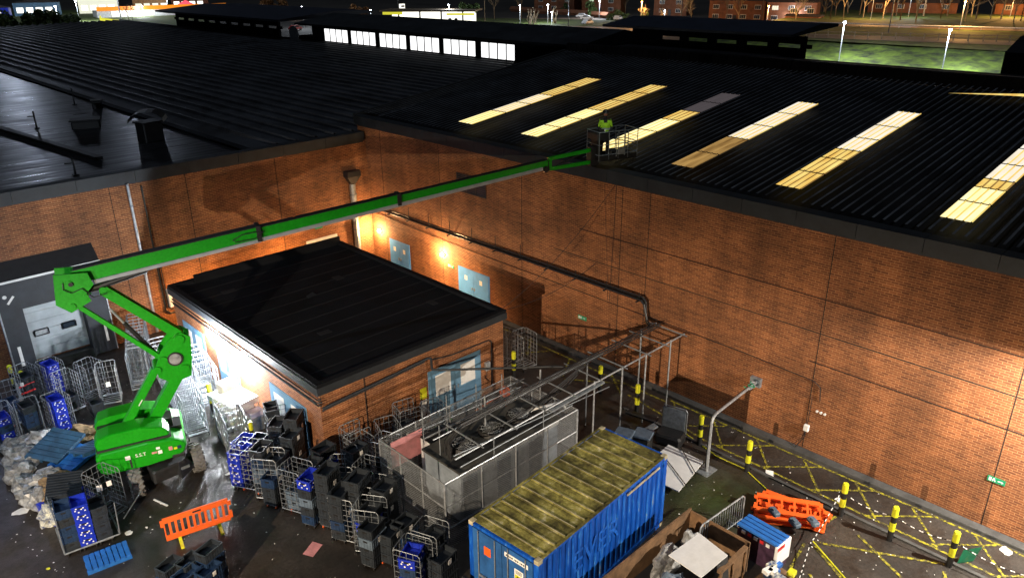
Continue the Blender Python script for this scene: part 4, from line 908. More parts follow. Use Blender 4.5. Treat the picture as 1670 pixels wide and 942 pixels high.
# lower folding arms (four bar), knuckle, second arms
def arm(a, b, w, h, y, n, m, taper=1.0):
    mb = MB()
    a3, b3 = Vector((a[0],y,a[1])), Vector((b[0],y,b[1])); mb.bar(a3, b3, w, h, up=(0,0,1)); 
    d = (b3-a3).normalized(); u = Vector((0,1,0)).cross(d)
    for t in (a3, b3): mb.disc(t, h*.36, (0,1,0), w*1.08, 16)
    return Bp(mb, n, M[m])
arm((-.70,2.10),(.56,3.98),.22,.25,-.18,'lower_link','green'); arm((.12,1.95),(1.42,3.86),.34,.36,0,'lower_arm','green')
c = MB()
for y in (-.34,.28):
    c.prism([(.62,3.72),(1.0,3.40),(1.62,3.55),(1.74,4.2),(1.80,4.95),(1.55,5.16),(1.15,4.98),(.82,4.62),(.60,4.12)],y,y+.06)
for (x,z,r) in [(.62,4.0,.13),(1.44,3.86,.16),(1.45,4.95,.16),(.86,4.32,.13)]: c.disc((x,-.03,z),r,(0,1,0),.74,14)
o = Bp(c, 'knuckle', M['green'])
c = MB(); c.disc((1.22,-.37,4.28),.24,(0,1,0),.06,20); c.build('knuckle_cap', M['dark'], o)
c = MB(); c.disc((1.22,-.41,4.30),.19,(0,1,0),.03,20); c.build('knuckle_disc', M['steel'], o)
arm((1.50,4.98),(-.42,6.98),.30,.31,0,'upper_arm','green'); arm((.86,4.30),(-1.25,6.72),.12,.14,-.20,'upper_link','green')
c = MB()
for y in (-.36,.30): c.prism([(-1.62,7.78),(-1.74,6.82),(-1.38,6.50),(-.78,6.78),(-.86,7.05),(-.62,7.30),(-.72,7.70)],y,y+.06)
for (x,z) in [(-1.30,6.72),(-1.25,7.45),(-.9,6.95)]: c.disc((x,-.03,z),.08,(0,1,0),.74,14)
Bp(c, 'boom_bracket', M['green'])
c = MB(); c.disc((-1.22,-.38,7.42),.07,(0,1,0),.05,16); c.tube([(-1.42,-.39,7.5),(-1.45,-.41,7.3),(-1.25,-.42,7.15),(-.95,-.41,7.25),(-.7,-.40,6.9),(-.3,-.36,6.95)],.03,5); Bp(c, 'hose', M['black'])
# rams
c = MB(); c.bar((.75,-.05,4.35),(-.05,-.05,5.75),.14,n=10); Bp(c, 'ram_barrel', M['black'])
c = MB(); c.bar((-.05,-.05,5.75),(-.35,-.05,6.3),.08,n=8); Bp(c, 'ram_rod', M['steel'])
c = MB(); c.bar((-.82,.0,7.02),(.9,.0,7.38),.20,n=10); c.bar((.9,0,7.38),(1.3,0,7.5),.12,n=8); Bp(c, 'lift_ram', M['black'])
# telescopic boom
def zb(x): return 7.55+.099*(x+1.1)
def sect(x0, x1, w, h, n, m):
    mb = MB(); mb.bar((x0,0,zb(x0)),(x1,0,zb(x1)),w,h)
    return Bp(mb, n, M[m])
sect(-1.15,4.45,.34,.42,'boom_section','green_d'); sect(4.45,9.35,.27,.34,'boom_section','green_d'); sect(9.35,15.45,.20,.26,'boom_section','green_d')
c = MB()
for (xa,xb,w_,h_) in [(-1.1,4.46,.35,.22),(4.5,9.36,.28,.18),(9.4,15.4,.21,.14)]: c.bar((xa,0,zb(xa)+h_*1.03),(xb,0,zb(xb)+h_*1.03),w_,.03)
Bp(c, 'hose_cover', M['black'])
c = MB(); c.bar((-.6,-.22,zb(-.6)-.26),(4.5,-.20,zb(4.5)-.24),.07,.11); c.bar((4.5,-.17,zb(4.5)-.23),(15.2,-.13,zb(15.2)-.15),.06,.12)
Bp(c, 'cable_rail', M['rail_grey'])
c = MB()
for (x,s_) in [(4.45,.48),(9.38,.38)]: c.bar((x-.07,0,zb(x)),(x+.07,0,zb(x)),s_,s_+.06)
c.tube([(3.6,-.24,zb(3.6)),(3.9,-.27,zb(3.9)+.12),(4.3,-.27,zb(4.3)+.1),(4.6,-.24,zb(4.6)+.05),(4.3,-.26,zb(4.3)-.12),(3.7,-.25,zb(3.7)-.10),(3.6,-.24,zb(3.6))],.03,5); Bp(c, 'collar', M['dark'])
# jib
c = MB(); c.bar((15.55,-.06,9.36),(17.45,-.06,9.50),.10,.13); c.bar((15.60,-.06,8.96),(17.45,-.06,9.02),.10,.13); c.bar((15.56,-.06,8.90),(15.54,-.06,9.42),.12,.12); Bp(c, 'jib', M['green_d'])
c = MB(); c.bar((15.45,0,9.1),(15.6,0,9.1),.22,.34); c.disc((15.35,-.13,8.98),.12,(0,1,0),.08,14); c.bar((15.8,-.05,9.02),(16.9,-.05,9.38),.08,n=8); c.box((17.35,-.16,8.88),(17.7,.16,9.62)); Bp(c, 'jib_mount', M['black'])
# basket
bk = MB(); X0,X1,Y0,Y1,Z0,Z1 = 17.55,19.35,-.42,.48,9.12,10.22
bk.box((X0,Y0,Z0-.05),(X1,Y1,Z0)); bk.box((X0,Y0-.012,Z0),(X1,Y0,Z0+.15)); bk.box((X0,Y1,Z0),(X1,Y1+.012,Z0+.15)); Bp(bk, 'basket_floor', M['dark'])
bk = MB()
for z in (Z1,Z0+.6,Z0+.2): bk.tube([(X0,Y0,z),(X1,Y0,z),(X1,Y1,z),(X0,Y1,z),(X0,Y0,z)],.035,6)
for x in (X0,X0+.45,X0+.9,X0+1.35,X1):
    for y in (Y0,Y1): bk.bar((x,y,Z0),(x,y,Z1),.035,n=6)
for z in (Z0+.4,Z0+.8): bk.tube([(X1,Y0,z),(X1,Y1,z)],.02,5)
bk.tube([(X1,Y0,Z0+.35),(X1+.18,-.1,Z0+.35),(X1+.18,.2,Z0+.35),(X1,Y1,Z0+.35)],.03,6)
bk.tube([(18.35,Y0-.02,Z0+.1),(18.35,Y0-.02,Z1-.1),(18.75,Y0-.02,Z1-.1),(18.75,Y0-.02,Z0+.1)],.03,6); Bp(bk, 'guard_rail', M['steel_dull'])
bk = MB(); bk.cbox((X0-.05,Y0+.05,Z0+.78),(X0+.5,Y1-.05,Z0+1.05),.04); bk.box((X0+.05,Y0+.2,Z0),(X0+.2,Y1-.2,Z0+.78)); bk.bar((X0+.3,0,Z0+1.05),(X0+.32,0,Z0+1.2),.04,n=6); Bp(bk, 'control_console', M['black'])
bk = MB(); bk.cbox((X0+.05,Y0+.02,Z1+.02),(X0+.25,Y0+.14,Z1+.12),.02); lo = Bp(bk, 'added_work_lamp', M['black']); MB().box((X0+.255,Y0+.03,Z1+.04),(X0+.262,Y0+.13,Z1+.10)).build('lens', M['win_lit'], lo)
l_ = lamp('POINT', (X0-.25,Y0-.9,Z1+.9), 22, (.9,1,.85), size=.08); l_.parent = bl  # work lamp and this light added to brighten the worker
bk = MB(); bk.box((18.4,Y0-.04,Z0+.16),(18.72,Y0-.025,Z0+.42)); Bp(bk, 'notice_plate', M['steel'])
bk = MB(); bk.cbox((18.3,-.1,Z0),(18.7,.25,Z0+.28),.05); bk.cbox((18.85,-.2,Z0),(19.2,.2,Z0+.2),.05); Bp(bk, 'tool_bag', M['dark'])
# stripes on arms
c = MB(); 
for (px_,pz) in [(-.14,2.94),(-.08,3.02)]: c.bar((px_,-.335,pz-.1),(px_+.08,-.335,pz+.02),.012,.03)
Bp(c, 'decal', M['white'])

# ------------------------------------------------------------------ operator
def skinned(name, verts, edges, radii, m, parent=None, sub=2):
    me = D.meshes.new(name); me.from_pydata(verts, edges, []); o = D.objects.new(name, me); COL.objects.link(o)
    sk_ = o.modifiers.new('Skin','SKIN'); ss = o.modifiers.new('Sub','SUBSURF'); ss.levels = ss.render_levels = sub
    for i,r in enumerate(radii):
        v = me.skin_vertices[0].data[i]; v.radius = (r,r) if isinstance(r,(int,float)) else r; v.use_root = (i==0)
    dg = bpy.context.evaluated_depsgraph_get(); dg.update()
    me2 = D.meshes.new_from_object(o.evaluated_get(dg)); o.modifiers.clear(); o.data = me2; me2.materials.clear(); me2.materials.append(m)
    for p in me2.polygons: p.use_smooth = True
    o.parent = parent; return o
def person(loc, rz, label):
    t = thing('person', label, 'person', loc, rz)   # faces +x of its own frame, y to its left
    V = [(0,0,.98),(0,0,1.15),(.01,0,1.35),(.0,0,1.47),(.02,0,1.56),(.03,0,1.68),
         (0,.19,1.42),(.06,.27,1.16),(.28,.20,1.10),(.38,.16,1.12),
         (0,-.19,1.42),(.06,-.27,1.16),(.28,-.20,1.10),(.38,-.16,1.12),
         (0,.10,.90),(.03,.12,.50),(0,.13,.10),(.15,.14,.05),(0,-.10,.90),(.03,-.12,.50),(0,-.13,.10),(.15,-.14,.05)]
    Ed = [(0,1),(1,2),(2,3),(3,4),(4,5),(2,6),(6,7),(7,8),(8,9),(2,10),(10,11),(11,12),(12,13),(0,14),(14,15),(15,16),(16,17),(0,18),(18,19),(19,20),(20,21)]
    Ra = [(.15,.12),(.15,.12),(.19,.14),.09,.06,.10, .08,.06,.045,.035, .08,.06,.045,.035, .10,.075,.055,.045,.10,.075,.055,.045]
    skinned('body', V, Ed, Ra, M['cloth'], t, 2)
    skinned('head', [(.03,0,1.60),(.04,0,1.70),(.03,0,1.78)], [(0,1),(1,2)], [.06,.09,.07], M['skin'], t, 2)
    f = MB(); f.add([(.135,-.015,1.69),(.135,.015,1.69),(.165,0,1.665),(.13,0,1.72)],[(0,1,2),(0,2,3),(1,3,2)]); f.build('nose', M['skin'], t)
    f = MB(); f.disc((.122,.035,1.715),.010,(1,0,0),.01,8); f.disc((.122,-.035,1.715),.010,(1,0,0),.01,8); f.bar((.122,-.025,1.64),(.122,.025,1.64),.008); f.build('eyes', M['black'], t)
    bm = bmesh.new(); bmesh.ops.create_uvsphere(bm,u_segments=18,v_segments=10,radius=.135); bmesh.ops.delete(bm,geom=[v for v in bm.verts if v.co.z<-.01],context='VERTS')
    bmesh.ops.translate(bm,verts=bm.verts,vec=(.03,0,1.755)); me = D.meshes.new('helmet'); bm.to_mesh(me); bm.free(); me.materials.append(M['helmet'])
    h = D.objects.new('helmet', me); COL.objects.link(h); h.parent = t
    MB().disc((.03,0,1.755),.16,(0,0,1),.02,20).build('helmet_brim', M['helmet'], h)
    # vest: ring sections around the torso, open V at the neck
    rings = [(1.0,.15,.20),(1.12,.155,.205),(1.25,.165,.225),(1.38,.16,.245),(1.47,.11,.20)]
    vs=[];fs=[];n=20
    for (z,a,b) in rings:
        for i in range(n): an=2*math.pi*i/n; vs.append((.01+a*math.cos(an), b*math.sin(an), z))
    for k_ in range(len(rings)-1):
        for i in range(n):
            if k_==3 and i in (19,0): continue
            j2=(i+1)%n; fs.append((k_*n+i,k_*n+j2,(k_+1)*n+j2,(k_+1)*n+i))
    for sg in (1,-1):
        o_=len(vs); 
        for q,(yy,zz,rr) in enumerate([(.18,1.43,.105),(.235,1.32,.10),(.27,1.20,.085)]):
            for i in range(8): an=2*math.pi*i/8; vs.append((.03+rr*math.cos(an), sg*(yy+.3*rr*math.sin(an)), zz+rr*.8*math.sin(an)))
        for q in range(2):
            for i in range(8): j2=(i+1)%8; fs.append((o_+q*8+i,o_+q*8+j2,o_+(q+1)*8+j2,o_+(q+1)*8+i))
    v = MB(); v.add(vs,fs); vo = v.build('hi_vis_vest', M['hivis'], t)
    bnd = MB(); vs=[];fs=[]
    for z in (1.10,1.17):
        for i in range(n): an=2*math.pi*i/n; vs.append((.01+.168*math.cos(an), .218*math.sin(an), z))
    for i in range(n): j2=(i+1)%n; fs.append((i,j2,n+j2,n+i))
    bnd.add(vs,fs); bnd.build('reflective_band', M['reflective'], vo)
    for sg in (1,-1):       # hands on the console: palm and five fingers
        hd = skinned('hand', [(.38,sg*.16,1.12),(.44,sg*.155,1.125),
              (.49,sg*.185,1.12),(.52,sg*.187,1.095), (.50,sg*.165,1.122),(.535,sg*.166,1.09), (.50,sg*.145,1.122),(.53,sg*.144,1.09), (.485,sg*.125,1.12),(.51,sg*.122,1.095), (.42,sg*.115,1.115),(.455,sg*.098,1.10)],
              [(0,1),(1,2),(2,3),(1,4),(4,5),(1,6),(6,7),(1,8),(8,9),(0,10),(10,11)], [.032,.035]+[.010]*8+[.012,.011], M['cloth'], t, 1)
    return t
pm = Matrix.Translation((6.65,24.9,0)) @ Matrix.Rotation(RZ,4,'Z')
pl_ = pm @ Vector((18.14,.12,9.12))
person(pl_, R(225), 'worker in hi-vis vest and dark helmet standing in the raised basket above the roof')

# ------------------------------------------------------------------ bollards
def bollard_mesh():
    t = thing('bollard', '', 'bollard', (0,0,0), 0, 'yellow and black banded bollards')
    MB().disc((0,0,.60),.085,(0,0,1),1.2,20).build('post', M['black'], t)
    k = [D.objects[t.children[0].name]]
    for z0,z1 in ((.38,.68),(.90,1.205)):
        s = MB().disc((0,0,(z0+z1)/2),.092,(0,0,1),z1-z0,20).build('yellow_band', M['yellow'], t); k.append(s)
    k.append(MB().disc((0,0,1.22),.075,(0,0,1),.03,20).build('cap', M['yellow'], t)); note(t, k); return t
bproto = bollard_mesh()
BL = [((21.20,10.39),'bollard standing alone between the hooped pipe and the orange barrier pile'),
      ((21.21,7.09),'bollard next to the end of the orange barrier pile, chain hooked on it'),
      ((21.16,5.54),'second bollard from the right hand edge of the photo'),
      ((21.27,3.89),'nearest bollard, rightmost, with a green plastic sheet at its foot'),
      ((21.40,12.45),'bollard immediately left of the hooped grey pipe'),
      ((21.57,15.43),'bollard under the right end of the scaffold frame'),
      ((21.72,17.43),'bollard half hidden behind the scaffold frame posts'),
      ((20.11,20.85),'bollard beside the front right corner of the small building'),
      ((9.62,23.65),'bollard between the roll cages and the left wall of the small building'),
      ((9.75,27.4),'bollard among the brightly lit roll cages by the small building'),
      ((4.55,34.7),'bollard at the left edge of the photo in front of the back wall'),
      ((4.75,33.8),'lower bollard at the left edge near the blue crates')]
for i,((x,y),lb) in enumerate(BL):
    if i == 0: bproto.location = (x,y,0); bproto['label'] = lb
    else: dup_fast(bproto, (x,y,0), random.random(), lb)
# plastic chain
def chain(a, b, sag, label):
    mb = MB(); n = int((Vector(b)-Vector(a)).length/.06); 
    for i in range(n):
        t0 = i/n; t1 = (i+.8)/n
        p = Vector(a).lerp(Vector(b),t0)-Vector((0,0,sag*4*t0*(1-t0))); q = Vector(a).lerp(Vector(b),t1)-Vector((0,0,sag*4*t1*(1-t1)))
        mb.bar(p,q,.022,.022,mi=(0 if (i//2)%2 else 1))
    single('plastic_chain', mb, [M['white'],M['black']], label, 'chain')
chain((21.2,7.2,.85),(18.9,7.0,.35),.15,'black and white chain from the bollard down to the orange barrier pile')
chain((18.9,7.0,.30),(16.6,6.35,.35),.1,'black and white chain running from the orange pile to the bottom edge')
chain((21.2,7.0,.85),(21.2,5.64,.85),.12,'chain slung between the second and third nearest bollards'); chain((21.2,5.44,.85),(21.3,3.99,.85),.12,'chain slung between the two nearest bollards')
chain((21.3,3.8,.85),(21.35,1.8,.85),.15,'chain running off to the right from the nearest bollard')

# ------------------------------------------------------------------ hooped pipe to the wall
t = thing('hooped_pipe', 'grey twin pipe hoop rising from the ground and bending across to the brick wall', 'pipe', (20.2,11.35,0))
s = MB(); s.tube([(0,0,0),(.02,.02,1.95),(.12,.03,2.14),(.32,.04,2.2),(3.4,.30,2.05),(3.54,.31,2.05)],.10,8); s.build('pipe', M['steel'], t)
s = MB(); s.tube([(.12,.12,0),(.14,.13,1.85),(.24,.14,2.02),(.42,.15,2.08),(3.4,.42,1.95),(3.54,.42,1.95)],.08,8); s.build('pipe', M['dark'], t)
MB().box((3.4,.15,1.85),(3.548,.55,2.2)).build('wall_plate', M['steel_dull'], t); MB().box((-.3,-.2,0),(.35,.3,.03)).build('base_plate', M['steel_dull'], t)
s = MB(); random.seed(3)
for i in range(14):
    a = random.random()*6.28; p = Vector((2.75+random.random()*.4,.26,2.1)); s.bar(p+Vector((0,math.cos(a)*.09,math.sin(a)*.09)),p+Vector((random.uniform(-.15,.15),math.cos(a+1)*.13,math.sin(a+1)*.13)),.03,.03,mi=i%2)
s.build('rope_wrap', [M['exit_green'],M['shop_yellow'] if False else M['steel']], t)

# ------------------------------------------------------------------ scaffold frame carrying the pipes
sf = thing('scaffold_frame', 'grey scaffold tube frame carrying black pipes from the wall to the caged unit', 'scaffold', (17,15.5,0))
def Sf(mb,n,m):
    o = mb.build(n,M[m],sf)
    for v in o.data.vertices: v.co -= sf.location
    return o
ZF = 2.92
for (a,b,w_) in [((23.6,14.85,ZF),(11.9,14.85,ZF-.05),.06),((23.6,16.2,ZF+.02),(11.9,16.3,ZF-.02),.06),((20.0,15.95,ZF+.10),(12.0,16.0,ZF+.03),.05)]: Sf(MB().bar(a,b,w_,n=8),'rail','steel')
for x in (23.4,22.2,21.1,19.7,18.4,17.0,15.6,14.2,12.8): Sf(MB().bar((x,14.6,ZF+.05),(x,16.45,ZF+.06),.05,n=8),'cross_tube','steel_dull')
for (x,y) in [(21.15,14.85),(19.75,14.85),(19.45,16.25),(18.2,14.85),(22.7,14.85),(22.7,16.25),(16.95,16.25),(14.4,16.3)]:
    Sf(MB().bar((x,y,0),(x,y,ZF+(.05 if x>17 else .45)),.06,n=8),'standard','steel')
for (a,b,w_) in [((19.6,15.3,2.0),(12.2,15.3,2.62),.035),((17.2,17.3,2.5),(12.0,17.3,2.62),.04),((17.0,14.8,2.55),(12.0,14.75,2.6),.035),((16.8,16.9,2.55),(12.2,17.0,2.7),.03)]: Sf(MB().bar(a,b,w_,n=6),'brace','steel_dull')
for (x,y,z0,z1) in [(12.6,17.3,1.9,3.1),(13.6,17.3,1.9,3.3),(14.9,17.3,1.9,3.2),(16.1,17.3,1.9,3.1),(15.6,14.8,1.9,2.9),(13.4,14.8,1.9,2.9),(12.4,16.2,2.1,3.2)]: Sf(MB().bar((x,y,z0),(x,y,z1),.035,n=6),'upright','steel_dull')
Sf(MB().box((15.9,14.72,ZF-.14),(18.6,14.98,ZF-.09)),'tray','steel_dull')
pb = MB()
for k,(dy,dz) in enumerate([(0,0),(.10,.01),(.26,.0),(.05,.08)]):
    pb.tube([(23.3,15.75+dy,ZF+.16+dz),(19.5,15.80+dy,ZF+.15+dz),(17.0,15.85+dy,ZF+.13+dz),(13.0,15.85+dy,ZF+.08+dz),(12.5,15.85+dy,ZF-.3+dz),(12.5,15.8+dy,2.1)],.05,6)
Sf(pb,'pipe_bundle','pipe_black')
pb = MB()
for k in range(4): pb.tube([(18.9-k*.15,15.8,ZF+.1),(17.6-k*.4,15.6,ZF-.2),(16.8-k*.9,15.9,2.2)],.05,6)
Sf(pb,'branch_pipe','pipe_black')
Sf(MB().tube([(17.2,15.3,2.15),(17.0,15.3,2.45),(16.4,15.5,2.45),(16.2,15.9,2.25),(15.6,15.9,2.15)],.10,8),'white_pipe','white')

# ------------------------------------------------------------------ mesh cage and condenser
cg = thing('mesh_enclosure', 'grey chain link mesh enclosure around the rooftop style cooling unit by the blue container', 'cage', (11.3,14.65,0))
CX,CY,CHh = 5.8,3.25,2.4
def Cg(mb,n,m,lab=None): return mb.build(n,M[m],cg,lab)
for (x,y) in [(0,0),(0,1.08),(0,2.16),(0,CY),(1.45,0),(2.9,0),(4.35,0),(CX,0),(CX,1.08),(CX,2.16),(CX,CY),(1.45,CY),(2.9,CY),(4.35,CY)]:
    Cg(MB().bar((x,y,0),(x,y,CHh),.07 if (x,y) in ((0,0),(CX,0),(2.9,0)) else .05,n=8),'post','steel')
for z in (CHh,1.55,.75):
    for a,b in [((0,0),(CX,0)),((0,0),(0,CY)),((CX,0),(CX,CY)),((0,CY),(CX,CY))]:
        Cg(MB().bar((*a,z),(*b,z),.045,n=6),'rail','steel')
def chainlink(a, b, z0, z1, p=.085):
    mb = MB(); a = Vector((*a,0)); b = Vector((*b,0)); Ln = (b-a).length; d = (b-a)/Ln; H = z1-z0
    n = int((Ln+H)/p)
    for i in range(n):
        s_ = i*p
        for sg in (0,1):
            u0,v0 = (s_-H, H) if True else 0
            p0 = [s_, 0.]; p1 = [s_-H, H]
            if p0[0] > Ln: p0 = [Ln, s_-Ln]
            if p1[0] < 0: p1 = [0, s_]
            if sg: p0[0] = Ln-p0[0]; p1[0] = Ln-p1[0]
            mb.bar(a+d*p0[0]+Vector((0,0,z0+p0[1])), a+d*p1[0]+Vector((0,0,z0+p1[1])), .0085)
    return mb
for (a,b,z0,z1) in [((0,0),(0,CY),.75,CHh),((0,0),(0,CY),.0,.75),((0,0),(CX,0),.75,CHh),((0,0),(CX,0),0,.75),((CX,0),(CX,CY),.75,CHh),((0,CY),(CX,CY),.75,CHh)]:
    Cg(chainlink(a,b,z0,z1),'mesh_panel','steel')
M['unit_grey'] = mat('unit_casing_grey',(.30,.35,.41),.5,var=.25,scale=2)
cu = thing('cooling_unit', 'large grey cooling unit with three round fans inside the mesh enclosure', 'cooling unit', (12.25,15.1,0))
def Cu(mb,n,m): return mb.build(n,M[m],cu)
W,Dp,Hh = 4.4,1.75,2.05
Cu(MB().cbox((0,0,.25),(W,Dp,Hh),.04),'casing','unit_grey')
M['unit_top'] = mat('dusty_unit_top',(.07,.068,.06),.8,var=.5,scale=1.5)
Cu(MB().box((-.05,-.05,Hh+.002),(W+.05,Dp+.05,Hh+.06)),'top_panel','unit_top')
for k in range(4):
    x0_ = .08+k*1.09; Cu(MB().box((x0_,-.075,1.90),(x0_+1.0,-.052,2.02)),'edge_trim','white')
for k in range(6): Cu(MB().box((.1+k*.72,-.012,.35),(.1+k*.72+.6,-.003,1.8)),'side_panel','unit_grey' if k%2 else 'c_grey')
for k in range(3):
    x = .95+k*1.25; f = MB(); n = 24
    ring = [(math.cos(2*math.pi*i/n),math.sin(2*math.pi*i/n)) for i in range(n)]
    vs = [(x+.46*a,.95+.46*b,Hh+.062) for a,b in ring]+[(x+.42*a,.95+.42*b,Hh+.20) for a,b in ring]+[(x+.38*a,.95+.38*b,Hh+.20) for a,b in ring]+[(x+.36*a,.95+.36*b,Hh+.065) for a,b in ring]
    f.add(vs,[(q*n+i,q*n+(i+1)%n,(q+1)*n+(i+1)%n,(q+1)*n+i) for q in range(3) for i in range(n)])
    fo = Cu(f,'fan_shroud','black')
    g_ = MB()
    for rr in (.34,.26,.18,.10): g_.tube([(x+rr*math.cos(2*math.pi*i/20),.95+rr*math.sin(2*math.pi*i/20),Hh+.21) for i in range(21)],.014,4)
    for i in range(6): a = math.pi*i/6; g_.bar((x-.4*math.cos(a),.95-.4*math.sin(a),Hh+.215),(x+.4*math.cos(a),.95+.4*math.sin(a),Hh+.215),.012)
    g_.build('fan_guard',M['steel'],fo)
    b_ = MB()
    for i in range(5):
        a = 2*math.pi*i/5; b_.add([(x+.05*math.cos(a),.95+.05*math.sin(a),Hh+.10),(x+.33*math.cos(a),.95+.33*math.sin(a),Hh+.08),(x+.33*math.cos(a+.7),.95+.33*math.sin(a+.7),Hh+.15),(x+.05*math.cos(a+.7),.95+.05*math.sin(a+.7),Hh+.13)],[(0,1,2,3)])
    b_.build('fan_blades',M['dark'],fo)
s = MB(); random.seed(5)
for i in range(7):
    x = i*.55; y = random.uniform(.0,.30); s.add([(x,y,Hh+.066+i*.003),(x+.5,y-.03,Hh+.10),(x+.7,y+.25,Hh+.08),(x+.3,y+.4,Hh+.12),(x-.1,y+.3,Hh+.07+i*.003)],[(0,1,2,3,4)])
single('crumpled_sheeting', s, M['dark'], 'crumpled dark sheeting lying on top of the cooling unit', 'sheeting', (12.25,15.1,0))
s = thing('condenser_box', 'tall white sided condenser box standing by the enclosure near the blue doors', 'condenser', (13.0,17.35,0))
MB().cbox((-.3,-.28,.1),(.35,.28,1.95),.02).build('casing',M['white'],s); MB().box((.36,-.2,.3),(.365,.2,1.8)).build('grille',M['dark'],s); MB().box((-.305,-.285,1.955),(.355,.285,1.98)).build('top_cover',M['black'],s)
s = MB(); s.add([(11.6,17.75,1.2),(12.9,17.8,1.2),(12.95,17.85,2.1),(11.65,17.8,2.15)],[(0,1,2,3)]); single('pink_board', s, M['pink'], 'faded pink board leaning inside the mesh enclosure beside the fence', 'board')
s = MB(); s.disc((17.2,18.3,1.55),.22,(1,.4,0),.10,20); s.bar((17.2,18.3,0),(17.2,18.3,1.4),.05,n=8); s.bar((17.1,18.3,1.5),(15.8,18.4,1.3),.05,n=6); single('orange_disc_marker', s, M['orange'], 'round orange disc on a pole in front of the blue double doors', 'marker')

# ------------------------------------------------------------------ shipping container
PH = .0711
ct = thing('shipping_container', 'blue shipping container with mossy roof and rusty streaks at the bottom of the photo', 'container', (10.81,10.39,0), PH)
L_,W_,H_ = 6.06,2.44,2.59
def Ct(mb,n,m,lab=None): return mb.build(n,M[m] if isinstance(m,str) else m,ct,lab)
def corr(mb, x0, x1, y, z0, z1, n, dpt, out):
    for i in range(n):
        a = x0+(x1-x0)*i/n; p = (x1-x0)/n
        pts = [(a,0),(a+p*.3,0),(a+p*.5,dpt),(a+p*.8,dpt),(a+p,0)]
        for q in range(4): mb.quad((pts[q][0],y+out*pts[q][1],z0),(pts[q+1][0],y+out*pts[q+1][1],z0),(pts[q+1][0],y+out*pts[q+1][1],z1),(pts[q][0],y+out*pts[q][1],z1))
s = MB(); corr(s,.16,L_-.16,.03,.16,H_-.10,22,.035,1); Ct(s,'side_wall','cfloor'); s = MB(); corr(s,.16,L_-.16,W_-.03,.16,H_-.10,22,.035,-1); Ct(s,'side_wall','cfloor')
s = MB(); s.box((L_-.06,.15,.15),(L_-.03,W_-.15,H_-.1)); Ct(s,'end_wall','cfloor')
s = MB()
for (x,y) in [(0,0),(L_-.16,0),(0,W_-.16),(L_-.16,W_-.16)]: s.box((x,y,.12),(x+.16,y+.16,H_-.12))
for y in (.0,W_-.08): s.box((.165,y,H_-.10),(L_-.165,y+.08,H_-.02)); s.box((.165,y,.0),(L_-.165,y+.08,.15))
for x in (0,L_-.08): s.box((x,.165,H_-.11),(x+.08,W_-.165,H_-.02)); s.box((x,.165,0),(x+.08,W_-.165,.14))
Ct(s,'frame','cfloor')
for (x,y) in [(-.004,-.004),(L_-.176,-.004),(-.004,W_-.156),(L_-.176,W_-.156)]:
    for z in (H_-.118,0): Ct(MB().cbox((x,y,z),(x+.18,y+.16,z+.122),.012),'corner_casting','crib')
s = MB()
n = 13; x0_,x1_ = .30,L_-.22
for i in range(n):
    a = x0_+(x1_-x0_)*i/n; p = (x1_-x0_)/n
    pr = [(a,H_-.028),(a+p*.08,H_-.002),(a+p*.16,H_-.002),(a+p*.24,H_-.030),(a+p,H_-.030)]
    for q in range(4): s.quad((pr[q][0],.09,pr[q][1]),(pr[q+1][0],.09,pr[q+1][1]),(pr[q+1][0],W_-.09,pr[q+1][1]),(pr[q][0],W_-.09,pr[q][1]))
s.box((.085,.09,H_-.05),(x0_,W_-.09,H_-.012)); s.box((x1_,.09,H_-.05),(L_-.085,W_-.09,H_-.012)); s.box((.17,.085,H_-.016),(L_-.17,.0,H_-.006)); s.box((.17,W_-.085,H_-.016),(L_-.17,W_,H_-.006))
Ct(s,'roof','croof')
s = MB()
for i in range(n): a = x0_+(x1_-x0_)*i/n; p = (x1_-x0_)/n; s.box((a+p*.09,.12,H_-.004),(a+p*.15,W_-.12,H_+.002))
Ct(s,'roof_rib','crib')
for k,(a,b) in enumerate([(.17,W_/2-.01),(W_/2+.01,W_-.17)]):
    o = Ct(MB().box((-.02,a,.16),(.03,b,H_-.13)),'door','cdoor')
    for yy in ((a+.22),(b-.22)):
        MB().bar((-.05,yy,.1),(-.05,yy,H_-.12),.035,n=8).build('lock_rod',M['steel_dull'],o)
    MB().box((-.08,a+.25,1.0),(-.04,b-.25,1.05)).build('handle',M['steel_dull'],o)
s = MB(); s.box((-.027,.32,H_-.42),(-.022,1.12,H_-.28)); st_ = Ct(s,'label_strip','paper')
s = MB()
for i in range(11): s.box((-.031,.38+i*.065,H_-.38),(-.028,.38+i*.065+(.045 if i%3 else .02),H_-.33))
s.build('lettering',M['black'],st_)
s = MB(); s.box((-.027,.48,H_-.98),(-.022,.78,H_-.62)); o = Ct(s,'sticker','paper'); s = MB(); s.box((-.031,.5,H_-.95),(-.028,.76,H_-.80)); s.build('sticker_panel',M['yellow'],o)
s = MB(); s.box((-.032,.56,H_-.91),(-.0315,.70,H_-.84)); 
for i in range(3): s.box((-.031,.52,H_-.76+i*.04),(-.028,.74,H_-.745+i*.04))
s.build('lettering',M['black'],o)
s = MB(); s.box((-.027,1.62,H_-.80),(-.022,1.86,H_-.52)); o = Ct(s,'sticker','orange')
lettering('EVER', 1.0, M['ghost'], ct, Matrix.Translation((2.55,.029,1.45)) @ Matrix.Rotation(R(90),4,'X'), 'faded_lettering', .001)
s = MB(); s.bar((3.9,-.02,H_-.22),(5.6,-.02,H_-.2),.03,.05); Ct(s,'rail_dent','crib')

